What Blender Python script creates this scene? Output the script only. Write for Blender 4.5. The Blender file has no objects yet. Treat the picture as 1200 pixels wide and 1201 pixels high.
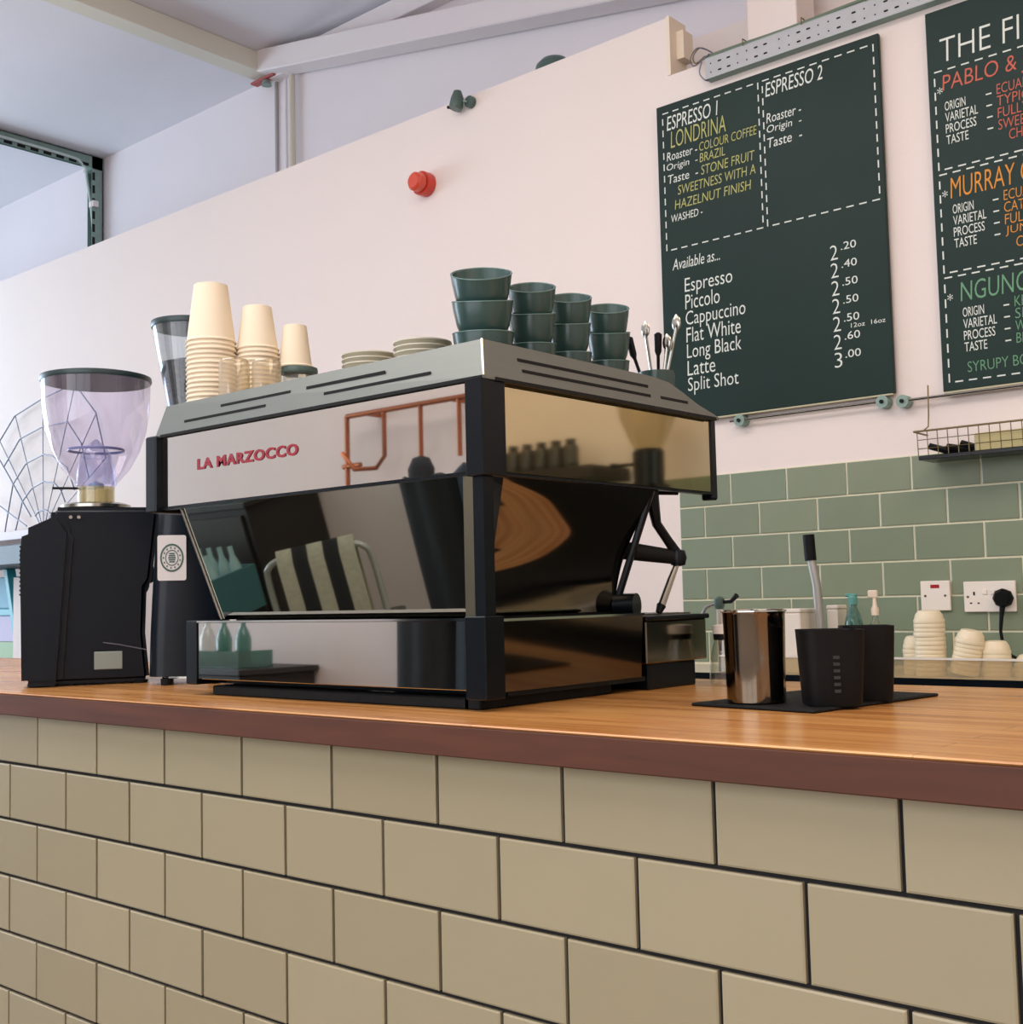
import bpy, bmesh, math, random
from mathutils import Vector, Matrix
random.seed(7)
PI = math.pi
scn = bpy.context.scene
col = scn.collection

# ---------------------------------------------------------------- camera
F, YAW, PITCH, ROLL = 1417.6, 0.7146, 0.0713, -0.0234
CAM = Vector((2.1085, -1.1025, 1.2011))
fw = Vector((-math.sin(YAW)*math.cos(PITCH), math.cos(YAW)*math.cos(PITCH), math.sin(PITCH)))
rt = Vector((math.cos(YAW), math.sin(YAW), 0)); up = rt.cross(fw)
c, s = math.cos(ROLL), math.sin(ROLL)
rt, up = c*rt + s*up, -s*rt + c*up
cd = bpy.data.cameras.new('camera'); cam = bpy.data.objects.new('camera', cd); col.objects.link(cam)
m = Matrix((rt, up, -fw)).transposed().to_4x4(); m.translation = CAM
cam.matrix_world = m
cd.sensor_width = 36; cd.sensor_fit = 'HORIZONTAL'; cd.lens = F/1200*36; cd.clip_start = .02
scn.camera = cam

# ---------------------------------------------------------------- light and exposure
scn.view_settings.view_transform = 'Standard'; scn.view_settings.look = 'None'
scn.view_settings.gamma = 1; scn.view_settings.use_curve_mapping = False
scn.view_settings.exposure = 0.0
try:
    scn.cycles.use_denoising = True
    scn.cycles.max_bounces = 10; scn.cycles.transparent_max_bounces = 16
    scn.cycles.caustics_reflective = False; scn.cycles.caustics_refractive = False
    scn.cycles.sample_clamp_indirect = 6
except Exception: pass
w = bpy.data.worlds.new('daylight'); scn.world = w; w.use_nodes = True
w.node_tree.nodes['Background'].inputs[0].default_value = (.75, .85, 1, 1)
w.node_tree.nodes['Background'].inputs[1].default_value = 1.0
def area(name, loc, rot, sx, sy, power, color):
    l = bpy.data.lights.new(name, 'AREA'); l.shape = 'RECTANGLE'; l.size = sx; l.size_y = sy
    l.energy = power; l.color = color
    o = bpy.data.objects.new(name, l); col.objects.link(o); o.location = loc; o.rotation_euler = rot
    return o
area('window_daylight', (-7.85, -.3, 2.0), (0, -PI/2, 0), 2.4, 4.2, 230, (.66, .83, 1))
area('overhead_fill', (-.6, -1.1, 4.02), (0, 0, 0), 4.0, 2.2, 112, (1, .95, .94))  # added soft light from above; the ceiling over it is closed
area('shopfront_daylight', (1.5, -2.9, 2.05), (PI/2, 0, 0), 3.6, 2.3, 58, (.97, .97, 1))
area('warm_fill_right', (3.1, -.2, 4.02), (0, 0, 0), 1.8, 2.2, 52, (1, .76, .52))  # unseen warm lamp, added to warm the right side

# ---------------------------------------------------------------- materials
def lin(v): return v/12.92 if v <= .04045 else ((v+.055)/1.055)**2.4
def rgb(h): return tuple(lin(int(h[i:i+2], 16)/255) for i in (0, 2, 4)) + (1,)
MATS = {}
def mat(name, h, rough=.5, metal=0, var=0, scale=20, bump=0, bscale=80, coat=0, spec=.5, stretch=None, h2=None):
    if name in MATS: return MATS[name]
    m = bpy.data.materials.new(name); m.use_nodes = True; nt = m.node_tree; b = nt.nodes['Principled BSDF']
    b.inputs['Base Color'].default_value = rgb(h); b.inputs['Roughness'].default_value = rough
    b.inputs['Metallic'].default_value = metal; b.inputs['Coat Weight'].default_value = coat
    b.inputs['Specular IOR Level'].default_value = spec
    tc = nt.nodes.new('ShaderNodeTexCoord'); mp = nt.nodes.new('ShaderNodeMapping')
    nt.links.new(tc.outputs['Object'], mp.inputs[0])
    if stretch: mp.inputs['Scale'].default_value = stretch
    n = nt.nodes.new('ShaderNodeTexNoise'); n.inputs['Scale'].default_value = scale; n.inputs['Detail'].default_value = 4
    nt.links.new(mp.outputs[0], n.inputs[0])
    r = nt.nodes.new('ShaderNodeMix'); r.data_type = 'RGBA'
    a = rgb(h); b2 = rgb(h2) if h2 else tuple(x*(1-max(var, .03)) for x in a[:3]) + (1,)
    r.inputs['A'].default_value = a; r.inputs['B'].default_value = b2
    nt.links.new(n.outputs[0], r.inputs['Factor']); nt.links.new(r.outputs['Result'], b.inputs['Base Color'])
    if bump:
        n2 = nt.nodes.new('ShaderNodeTexNoise'); n2.inputs['Scale'].default_value = bscale
        nt.links.new(mp.outputs[0], n2.inputs[0])
        bp = nt.nodes.new('ShaderNodeBump'); bp.inputs['Strength'].default_value = bump; bp.inputs['Distance'].default_value = .01
        nt.links.new(n2.outputs[0], bp.inputs['Height']); nt.links.new(bp.outputs[0], b.inputs['Normal'])
    MATS[name] = m; return m
def glassy(name, tint, refl=.06, rough=.02, op=0, opc='ffffff'):
    """thin clear pane or vessel wall: see-through, with a sheen that grows at the edges"""
    m = bpy.data.materials.new(name); m.use_nodes = True; nt = m.node_tree; nt.nodes.clear()
    out = nt.nodes.new('ShaderNodeOutputMaterial'); tr = nt.nodes.new('ShaderNodeBsdfTransparent')
    tr.inputs[0].default_value = rgb(tint)
    gl = nt.nodes.new('ShaderNodeBsdfGlossy'); gl.inputs['Roughness'].default_value = rough
    lw = nt.nodes.new('ShaderNodeLayerWeight'); lw.inputs[0].default_value = .35
    mm = nt.nodes.new('ShaderNodeMath'); mm.operation = 'MULTIPLY_ADD'; mm.inputs[1].default_value = .45; mm.inputs[2].default_value = refl
    nt.links.new(lw.outputs['Facing'], mm.inputs[0])
    mx = nt.nodes.new('ShaderNodeMixShader'); nt.links.new(mm.outputs[0], mx.inputs[0])
    nt.links.new(tr.outputs[0], mx.inputs[1]); nt.links.new(gl.outputs[0], mx.inputs[2])
    last = mx
    if op:
        df = nt.nodes.new('ShaderNodeBsdfDiffuse'); df.inputs[0].default_value = rgb(opc)
        m2 = nt.nodes.new('ShaderNodeMixShader'); m2.inputs[0].default_value = op
        nt.links.new(mx.outputs[0], m2.inputs[1]); nt.links.new(df.outputs[0], m2.inputs[2]); last = m2
    nt.links.new(last.outputs[0], out.inputs[0]); MATS[name] = m; return m
def wood(name, dark, light, rough, stave=True):
    m = bpy.data.materials.new(name); m.use_nodes = True; nt = m.node_tree; b = nt.nodes['Principled BSDF']
    b.inputs['Roughness'].default_value = rough
    tc = nt.nodes.new('ShaderNodeTexCoord'); mp = nt.nodes.new('ShaderNodeMapping'); mp.inputs['Scale'].default_value = (1.3, 16, 16)
    nt.links.new(tc.outputs['Object'], mp.inputs[0])
    n = nt.nodes.new('ShaderNodeTexNoise'); n.inputs['Scale'].default_value = 3; n.inputs['Detail'].default_value = 6; n.inputs['Distortion'].default_value = .6
    nt.links.new(mp.outputs[0], n.inputs[0])
    cr = nt.nodes.new('ShaderNodeValToRGB'); cr.color_ramp.elements[0].position = .25; cr.color_ramp.elements[1].position = .75
    cr.color_ramp.elements[0].color = rgb(dark); cr.color_ramp.elements[1].color = rgb(light)
    nt.links.new(n.outputs[0], cr.inputs[0]); last = cr.outputs[0]
    if stave:
        br = nt.nodes.new('ShaderNodeTexBrick'); br.inputs['Scale'].default_value = 1; br.inputs['Brick Width'].default_value = .55
        br.inputs['Row Height'].default_value = .042; br.inputs['Mortar Size'].default_value = .0006
        br.inputs['Color1'].default_value = (.78, .74, .70, 1); br.inputs['Color2'].default_value = (1, 1, 1, 1); br.inputs['Mortar'].default_value = (.5, .45, .4, 1)
        nt.links.new(tc.outputs['Object'], br.inputs[0])
        mx = nt.nodes.new('ShaderNodeMix'); mx.data_type = 'RGBA'; mx.blend_type = 'MULTIPLY'; mx.inputs['Factor'].default_value = .8
        nt.links.new(last, mx.inputs['A']); nt.links.new(br.outputs['Color'], mx.inputs['B']); last = mx.outputs['Result']
    nt.links.new(last, b.inputs['Base Color']); MATS[name] = m; return m

PAINT = mat('white_wall_paint', 'eee1da', .75, var=.03, scale=2, bump=.06, bscale=60)
PAINT2 = mat('pale_rear_paint', 'f0e9ec', .8, var=.05, scale=2, bump=.06)
CEIL = mat('ceiling_paint', 'eeedf3', .85, var=.06, scale=3, bump=.1, bscale=30)
BEAMP = mat('cream_beam_paint', 'e6e2d2', .6, var=.04, scale=4)
TRIMP = mat('trim_paint', 'eee6e6', .6, var=.03)
FLOOR = mat('pale_floor', '94887c', .5, var=.3, scale=3)
CTILE = mat('cream_glazed_tile', 'a89c7e', .24, var=.06, scale=6, h2='a2997f')
GROUTB = mat('black_grout', '1c1b1c', .9)
GTILE = mat('sage_glazed_tile', '7c8b75', .2, var=.2, scale=5, h2='8d947c')
GROUTW = mat('pale_grout', 'e6e0c2', .9)
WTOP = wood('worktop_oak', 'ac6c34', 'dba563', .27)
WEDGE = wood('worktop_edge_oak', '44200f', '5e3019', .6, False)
BLACK = mat('black_enamel', '0a1117', .3, var=.2, spec=.22)
BLACKM = mat('black_matte', '0b0d0f', .55, var=.2, bump=.05, spec=.2)
RUBBER = mat('black_rubber', '0e1011', .7, bump=.1, spec=.25)
MIRROR = mat('polished_steel', 'd2cdc6', .02, 1)
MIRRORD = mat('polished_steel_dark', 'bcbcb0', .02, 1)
BRUSH = mat('brushed_steel', '8d918b', .5, 1, var=.12, scale=6, stretch=(2, 2, 160))
STEEL = mat('steel', 'aaa89f', .22, 1)
CHROME = mat('chrome', 'c8c8c4', .07, 1)
GALV = mat('galvanised_steel', 'b4b4b6', .5, .45, var=.15, scale=30)
GALVG = mat('greenish_tray_steel', '8da59b', .5, .2, var=.2, scale=30)
DARKHOLE = mat('slot_shadow', '0d0f10', .9)
RED = mat('red_badge_enamel', '93172a', .35)
CUPG = mat('green_grey_glaze', '37504c', .25, var=.12, scale=12)
CUPIN = mat('green_grey_glaze_inside', '33423f', .35)
PAPERC = mat('kraft_white_paper', 'ecdcc2', .7, var=.03)
WHITE = mat('white_plastic', 'ece3d8', .45)
SAUCER = mat('cream_saucer_glaze', 'd3cdb8', .3)
CHALKB = mat('chalkboard', '122622', .42, var=.22, scale=2.5, h2='1a332d', spec=.22)
CHALKB2 = mat('chalkboard_edge', '20241f', .6)
CHW = mat('chalk_white', 'dfe4dc', .9)
CHY = mat('chalk_yellow', 'b9b974', .9)
CHR = mat('chalk_red', 'c96a58', .9)
CHO = mat('chalk_orange', 'd9923f', .9)
CHG = mat('chalk_green', '6fa07c', .9)
REDL = mat('red_alarm_plastic', 'cf4030', .35)
LAMPG = mat('green_grey_lamp_paint', '4c615a', .35)
COPPER = mat('copper_pipe', 'a8623f', .3, .9)
COATD = mat('dark_coat_cloth', '15181c', .85, var=.5, scale=10, h2='22282c')
COATC = mat('checked_coat_cloth', '16212b', .85, var=.5, scale=25, h2='2f3d48')
CREAMF = mat('striped_fabric_light', 'b9bba8', .9, var=.4, scale=60)
DARKF = mat('striped_fabric_dark', '16191d', .9)
TEAL = mat('teal_paint', '2f9fb0', .4)
PAPER = mat('white_paper', 'eee6e2', .8)
DARKW = mat('dark_wood', '2a2522', .5, var=.3)
PLANK = wood('plank_pine', '8b5c44', 'a97a5c', .6, False)
BEANS = mat('coffee_beans', '1b1412', .5, bump=.6, bscale=160)
GREYSH = mat('grey_shelf_paint', '55616a', .5)
WIRE = mat('grey_wire', '70707a', .4, .6)
BRASSW = mat('dull_brass_wire', '7a6a48', .4, .7)
HOP = glassy('hopper_clear_lilac', 'f8f4fd', .03, .03, .05, 'd9d0f0')
HOPB = glassy('hopper_clear', 'e6ecef', .06, .03, .06, 'cfe0ea')
AMBER = glassy('collar_clear_amber', 'f0e8c8', .08, .05, .25, 'e6deba')
GLASS = glassy('clear_glass', 'f1f2ec', .08)
GLASSW = glassy('warm_clear_glass', 'eadfc6', .08, .03, .22, 'efe2c6')
GLASST = glassy('teal_bottle_plastic', '7fb5a8', .08, .05, .25, '5f9c90')
PANE = glassy('window_pane', 'f4f8fb', .05)

# ---------------------------------------------------------------- mesh helpers
class MB:
    def __init__(s): s.v = []; s.f = []
    def add(s, vs, fs):
        n = len(s.v); s.v += [tuple(v) for v in vs]; s.f += [tuple(i+n for i in f) for f in fs]; return s
    def box(s, a, b):
        x0, y0, z0 = a; x1, y1, z1 = b
        return s.add([(x0,y0,z0),(x1,y0,z0),(x1,y1,z0),(x0,y1,z0),(x0,y0,z1),(x1,y0,z1),(x1,y1,z1),(x0,y1,z1)],
                     [(0,3,2,1),(4,5,6,7),(0,1,5,4),(1,2,6,5),(2,3,7,6),(3,0,4,7)])
    def loft(s, rings, cap=True):
        n = len(rings[0]); vs = [p for r in rings for p in r]; fs = []
        for i in range(len(rings)-1):
            for j in range(n):
                k = (j+1) % n; fs.append((i*n+j, i*n+k, (i+1)*n+k, (i+1)*n+j))
        if cap: fs.append(tuple(reversed(range(n)))); fs.append(tuple((len(rings)-1)*n+j for j in range(n)))
        return s.add(vs, fs)
    def lathe(s, prof, seg=32, c=(0,0,0), cap=True):
        return s.loft([[(c[0]+r*math.cos(2*PI*j/seg), c[1]+r*math.sin(2*PI*j/seg), c[2]+z) for j in range(seg)] for r, z in prof], cap)
    def tube(s, pts, r, seg=8, closed=False):
        pts = [Vector(p) for p in pts]; rs = r if isinstance(r, (list, tuple)) else [r]*len(pts)
        rings = []; n = len(pts); ref = None
        for i, p in enumerate(pts):
            if closed: t = pts[(i+1) % n]-pts[i-1]
            else: t = pts[min(i+1, n-1)]-pts[max(i-1, 0)]
            t.normalize()
            if ref is None: ref = Vector((0,0,1)) if abs(t.z) < .9 else Vector((1,0,0))
            u = ref-t*ref.dot(t)
            if u.length < 1e-4: u = t.orthogonal()
            u.normalize(); v = t.cross(u); ref = u
            rings.append([tuple(p+rs[i]*(math.cos(2*PI*j/seg)*u+math.sin(2*PI*j/seg)*v)) for j in range(seg)])
        if closed: rings.append(rings[0])
        return s.loft(rings, not closed)
    def prism(s, poly, axis, a, b):
        """poly: 2-D outline, extruded from a to b along axis"""
        def P(p, t): return {'x': (t, p[0], p[1]), 'y': (p[0], t, p[1]), 'z': (p[0], p[1], t)}[axis]
        return s.loft([[P(p, a) for p in poly], [P(p, b) for p in poly]])
    def xf(s, M):
        s.v = [tuple(M @ Vector(v)) for v in s.v]; return s
    def build(s, name, m, parent=None, loc=None, smooth=35, bevel=0, bseg=1):
        me = bpy.data.meshes.new(name); me.from_pydata(s.v, [], s.f)
        bm = bmesh.new(); bm.from_mesh(me); bmesh.ops.recalc_face_normals(bm, faces=bm.faces)
        if bevel:
            es = [e for e in bm.edges if len(e.link_faces) == 2 and e.calc_face_angle(0) > .5]
            bmesh.ops.bevel(bm, geom=es, offset=bevel, segments=bseg, affect='EDGES', clamp_overlap=True)
        bm.to_mesh(me); bm.free()
        if smooth:
            me.polygons.foreach_set('use_smooth', [True]*len(me.polygons)); me.set_sharp_from_angle(angle=math.radians(smooth))
        me.materials.append(m)
        o = bpy.data.objects.new(name, me); col.objects.link(o)
        if parent is not None: o.parent = parent
        if loc is not None: o.location = loc
        return o
def tag(o, label=None, cat=None, group=None, kind=None):
    if label: o['label'] = label
    if cat: o['category'] = cat
    if group: o['group'] = group
    if kind: o['kind'] = kind
    return o
def thing(name, label, cat, loc=(0,0,0), rz=0, group=None):
    o = bpy.data.objects.new(name, None); o.empty_display_size = .05; col.objects.link(o)
    o.location = loc; o.rotation_euler = (0, 0, rz); return tag(o, label, cat, group)
def struct(name, mb, m, parent=None, **k):
    o = mb.build(name, m, parent, **k)
    if parent is None: o['kind'] = 'structure'
    return o
def kids(o): return [c for c in bpy.data.objects if c.parent == o]
def dup(o, loc=None, label=None, parent=None):
    c = o.copy(); col.objects.link(c)
    if parent: c.parent = parent
    if loc is not None: c.location = loc
    if label: c['label'] = label
    for k in kids(o): dup(k, parent=c)
    return c
def rrect(cx, cy, hx, hy, r, n=5):
    out = []
    for sx, sy, a0 in ((1,1,0), (-1,1,PI/2), (-1,-1,PI), (1,-1,1.5*PI)):
        for i in range(n+1):
            a = a0+PI/2*i/n; out.append((cx+sx*(hx-r)+r*math.cos(a), cy+sy*(hy-r)+r*math.sin(a)))
    return out
def ring3(poly, z): return [(x, y, z) for x, y in poly]

# ---------------------------------------------------------------- the room
struct('floor', MB().box((-8, -3.1, -.1), (4.7, 3.2, 0)), FLOOR, smooth=0)
WB = 2.35
wb = struct('wall_back', MB().box((-8, WB, 0), (-.122, WB+.035, 3.2)), PAINT, smooth=0)
struct('wall_back_right', MB().box((-.122, WB, 0), (4.6, WB+.035, 2.992)), PAINT, smooth=0)
struct('trim_1', MB().box((-.122, WB-.004, 2.992), (-.108, WB+.10, 3.203)).box((-.108, WB+.04, 3.06), (-.080, WB+.10, 3.16)), mat('cream_wall_edge', 'efe0cb', .7), smooth=0)
struct('wall_rear', MB().box((-8, 3.0, 0), (4.6, 3.1, 4.4)), PAINT2, smooth=0)
struct('wall_rear_inner', MB().box((-.6, 2.70, 0), (4.6, 2.78, 3.283)), PAINT, smooth=0)
struct('wall_left', MB().box((-8.1, -3.1, 0), (-8, 3.1, .75)).box((-8.1, -3.1, 3.25), (-8, 3.1, 4.4)).box((-8.1, -3.1, .75), (-8, -2.45, 3.25)).box((-8.1, 1.85, .75), (-8, 3.1, 3.25)), PAINT, smooth=0)
struct('wall_right', MB().box((4.6, -3.1, 0), (4.7, 3.1, 4.4)), PAINT, smooth=0)
struct('wall_front', MB().box((-8, -3.05, 0), (-.35, -2.95, 4.4)).box((3.35, -3.05, 0), (4.7, -2.95, 4.4)).box((-.35, -3.05, 0), (3.35, -2.95, .85)).box((-.35, -3.05, 3.25), (3.35, -2.95, 4.4)), PAINT, smooth=0)
k = MB()
for x in (-.35, .85, 2.05, 3.27): k.box((x, -3.02, .85), (x+.08, -2.88, 3.25))
for z in (.85, 3.17): k.box((-.35, -3.02, z), (3.35, -2.90, z+.08))
struct('window_4', k, TRIMP, smooth=0)
win = struct('window_1', MB().box((-8.06, -2.45, .75), (-8.0, -2.37, 3.25)).box((-8.06, 1.77, .75), (-8, 1.85, 3.25)).box((-8.06, -2.45, .75), (-8, 1.85, .83)).box((-8.06, -2.45, 3.17), (-8, 1.85, 3.25))
       .box((-8.05, -1.0, .8), (-8.01, -.94, 3.2)).box((-8.05, .4, .8), (-8.01, .46, 3.2)), TRIMP, smooth=0)
MB().box((-8.035, -2.4, .8), (-8.03, 1.8, 3.2)).build('window_pane', PANE, win, smooth=0)
# ceiling: left bay flush with the beam's underside, right bay one step higher
struct('ceiling', MB().box((-8, -3.1, 4.12), (-3.15, 3.1, 4.3)).box((-3.15, -3.1, 4.215), (4.7, 3.1, 4.4)), CEIL, smooth=0)
struct('trim_2', MB().box((-3.21, -2.95, 4.106), (-3.09, 3.0, 4.214)), BEAMP, smooth=0, bevel=.004)
struct('trim_3', MB().box((-3.08, 2.93, 4.075), (4.6, 3.0, 4.18)), TRIMP, smooth=0, bevel=.004)
def bar(x0, z0, x1, z1, h, y0, y1):
    return MB().prism([(x0, z0), (x1, z1), (x1, z1+h), (x0, z0+h)], 'y', y0, y1)
struct('trim_4', bar(-3.10, 4.10, 1.6, 3.235, .125, 2.86, 2.985), TRIMP, smooth=0, bevel=.006)
struct('trim_5', MB().box((.125, 2.47, 2.9), (.31, 2.6, 4.2)), PAINT, smooth=0, bevel=.003)
# boxed pipes dropping from the beam joint on the rear wall
tag(MB().box((-3.10, 2.985, 2.6), (-3.085, 2.999, 4.08)).build('pipe_boxing', mat('grey_strip','a9a6a4',.6), smooth=0), 'thin grey strip running down the rear wall below beam joint', 'pipe')
tag(MB().tube([(-2.93, 2.97, 2.6), (-2.93, 2.97, 4.06)], .016, 10).build('conduit_pipe', mat('cream_pipe', 'd9d2c0', .5)), 'round cream conduit pipe running down right of the grey strip', 'pipe')
tag(MB().tube([(-2.99, 2.975, 2.6), (-2.99, 2.975, 4.06)], .008, 8).build('thin_conduit', TRIMP), 'thin white conduit between grey strip and cream pipe', 'pipe')
rb = thing('pipe_bracket', 'small red clamp plate under the ceiling beam end', 'bracket', (-3.10, 2.93, 4.09))
MB().box((-.12, -.02, -.012), (.08, .03, 0)).build('plate', mat('red_clamp_paint', 'b0524e', .5), rb, bevel=.003)
MB().lathe([(.03, -.045), (.02, -.02)], 12).build('bolt', GALVG, rb)
MB().box((.13, -.03, -.012), (.21, .03, 0)).build('plate', BLACKM, rb)

# made-up frames round the two added ceiling lights
for n, (x0, x1, y0, y1) in enumerate(((-2.6, 1.4, -2.2, 0.0), (2.2, 4.0, -1.3, .9))):
    k = MB()
    for a, b in (((x0-.08, y0-.08), (x1+.08, y0)), ((x0-.08, y1), (x1+.08, y1+.08)), ((x0-.08, y0), (x0, y1)), ((x1, y0), (x1+.08, y1))):
        k.box((a[0], a[1], 4.0), (b[0], b[1], 4.215))
    struct('window_%d' % (n+2), k, TRIMP, smooth=0)

# sage tile splashback: each tile its own piece
def tile_mesh(wd, ht, dp, bv, name, m):
    k = MB(); i = bv
    k.add([(0,dp,0),(wd,dp,0),(wd,dp,ht),(0,dp,ht),(0,bv*.5,0),(wd,bv*.5,0),(wd,bv*.5,ht),(0,bv*.5,ht),(i,0,i),(wd-i,0,i),(wd-i,0,ht-i),(i,0,ht-i)],
          [(8,9,10,11),(4,5,9,8),(5,6,10,9),(6,7,11,10),(7,4,8,11),(0,1,5,4),(1,2,6,5),(2,3,7,6),(3,0,4,7)])
    o = k.build(name, m, smooth=0); return o
wbr = bpy.data.objects['wall_back_right']
struct_g = MB().box((-.13, WB-.0045, .9), (4.6, WB-.0005, 1.5932)).build('grout_bed', GROUTW, wbr, smooth=0)
PW, PH, GX, GZ = .2031, .103, .0693, 1.5932
def tiles(parent, rows, u0, u1, xmin, X, Z, y, dp, bv, gap, ph, name, m, m_alt, shift):
    cache = {}
    for r in range(rows):
        off = shift(r); k = u0
        while k < u1:
            a = X+(k+off)*PW; b = a+PW; k += 1
            if b < xmin+.02: continue
            a2 = max(a, xmin)+gap/2; wd = round(b-gap/2-a2, 4); mi = random.choice(m_alt) if m_alt else m
            key = (wd, mi.name)
            if key not in cache: cache[key] = tile_mesh(wd, ph-gap, dp, bv, name, mi); o = cache[key]
            else: o = cache[key].copy(); col.objects.link(o)
            o.parent = parent; o.location = (a2, y+random.uniform(-.0004, .0004), Z-(r+1)*ph+gap/2)
            o.rotation_euler = (random.uniform(-.002, .002), 0, random.uniform(-.002, .002))
G2 = mat('sage_glazed_tile_b', '768671', .2, scale=5, h2='88917a'); G3 = mat('sage_glazed_tile_c', '84907b', .22, scale=5, h2='7a8a74')
tiles(wbr, 6, -2, 9, -.13, GX, GZ, WB-.0085, .006, .0015, .0062, PH, 'tile', GTILE, [GTILE, G2, G3], lambda r: 0 if r % 2 == 0 else -.5)
far = MB()
for r in range(6):
    x = GX+(9-(0 if r % 2 == 0 else .5))*PW
    while x+PW < 4.6: far.box((x+.002, WB-.0085, GZ-(r+1)*PH+.002), (x+PW-.002, WB-.003, GZ-r*PH-.002)); x += PW
tag(far.build('tile_field', GTILE, wbr, smooth=0), kind='stuff')

# ---------------------------------------------------------------- counter
ct = thing('counter', 'counter front faced with cream brick-bond tiles and black grout', 'counter', (0, 0, 0))
MB().box((-3.2, .006, 0), (3.4, .66, 1.009)).build('carcass', GROUTB, ct, smooth=0)
C2 = mat('cream_glazed_tile_b', 'a3977a', .26, scale=6, h2='9f9579'); C3 = mat('cream_glazed_tile_c', 'aca083', .22, scale=6, h2='a49a7e')
tiles(ct, 6, -7, 12, -3.2, 0, 1.0195-.0, 0, .0065, .0022, .0054, .103, 'tile', CTILE, [CTILE, C2, C3], lambda r: 0 if r % 2 == 0 else .5)
low = MB()
for r in range(6, 10):
    x = -3.1+(.5*PW if r % 2 else 0)
    while x+PW < 3.4: low.box((x+.002, 0, 1.0195-(r+1)*.103+.002), (x+PW-.002, .0065, 1.0195-r*.103-.002)); x += PW
tag(low.build('tile_field', CTILE, ct, smooth=0), kind='stuff')
wt = thing('worktop', 'long oiled oak worktop with a thick front edge over the tiles', 'worktop', (0, 0, 0))
MB().box((-3.25, .0072, 1.0095), (3.45, .76, 1.0465)).box((-3.25, -.025, 1.0466), (3.45, .76, 1.05)).build('slab', WTOP, wt, smooth=0, bevel=.002)
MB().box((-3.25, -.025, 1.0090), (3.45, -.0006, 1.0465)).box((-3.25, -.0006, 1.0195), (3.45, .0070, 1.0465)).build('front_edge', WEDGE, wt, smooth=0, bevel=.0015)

# back counter
bc = thing('back_counter', 'low black-edged white back counter against the sage tiles', 'counter', (0, 0, 0))
MB().box((-.1, 1.9, 0), (4.5, WB-.01, .93)).build('cabinet', mat('dark_cabinet', '2a2c2a', .5), bc, smooth=0)
MB().box((-.1, 1.87, .93), (4.5, WB-.01, .97)).build('worktop_slab', mat('pale_laminate', 'd8cdb4', .35), bc, smooth=0)
MB().box((-.1, 1.86, .932), (4.5, 1.8698, .978)).build('front_edge', BLACK, bc, smooth=0)
gs = thing('glass_screen', 'low glass upstand with pale top edge on back counter', 'screen', (0, 0, .978))
MB().box((.30, 1.862, 0), (3.3, 1.868, .046)).build('glass_pane', GLASSW, gs, smooth=0)
MB().box((.30, 1.860, .046), (3.3, 1.870, .051)).build('top_strip', WHITE, gs, smooth=0)

# ---------------------------------------------------------------- espresso machine
em = thing('espresso_machine', 'large polished steel espresso machine with red badge on the worktop', 'coffee machine', (0, 0, 0))
MX0, MX1, MY0, MY1 = .235, 1.02, .10, .70
# dark inner core
MB().box((.262, .112, 1.38), (1.002, .66, 1.497)).build('upper_core', BLACKM, em, smooth=0)
MB().prism([(.315, 1.373), (.94, 1.373), (.94, 1.172), (.375, 1.172)], 'y', .165, .50).build('body_core', BLACKM, em, smooth=0)
MB().box((.345, .115, 1.082), (.985, .49, 1.165)).build('base_core', BLACKM, em, smooth=0)
# upper panels
MB().box((.249, .100, 1.3745), (.990, .108, 1.499)).build('front_panel', MIRROR, em, smooth=0, bevel=.0012)
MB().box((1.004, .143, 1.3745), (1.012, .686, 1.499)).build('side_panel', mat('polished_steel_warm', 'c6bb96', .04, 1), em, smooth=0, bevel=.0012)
MB().box((.249, .098, 1.3705), (.990, .112, 1.3743)).box((1.0, .143, 1.3705), (1.014, .69, 1.3743)).build('lower_lip', BLACK, em, smooth=0)
MB().box((.217, .086, 1.366), (.249, .24, 1.502)).build('end_frame', BLACK, em, bevel=.003)
MB().box((.205, .10, 1.372), (.2168, .15, 1.392)).build('end_knob', BLACK, em, bevel=.003)
MB().box((.990, .687, 1.362), (1.014, .706, 1.503)).build('end_frame', BLACK, em, bevel=.003)
MB().prism([(.990, .0935), (1.022, .0935), (1.022, .143), (1.0035, .143), (1.0035, .109), (.990, .109)], 'z', 1.368, 1.502).build('corner_post', BLACK, em, smooth=0, bevel=.0015)
MB().box((.9955, .102, 1.175), (1.014, .122, 1.368)).build('corner_post', BLACK, em, smooth=0)
# bright return strips either side of the lower post
MB().box((.9766, .102, 1.176), (.9948, .109, 1.3705)).build('post_trim', mat('satin_steel', '8a8470', .3, 1), em, smooth=0)
MB().loft([[(1.0138, .1225, 1.3705), (1.0138, .145, 1.3705), (1.002, .145, 1.3705), (1.002, .1225, 1.3705)], [(.972, .1225, 1.176), (.972, .145, 1.176), (.960, .145, 1.176), (.960, .1225, 1.176)]]).build('post_trim', MIRROR, em, smooth=0)
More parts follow.
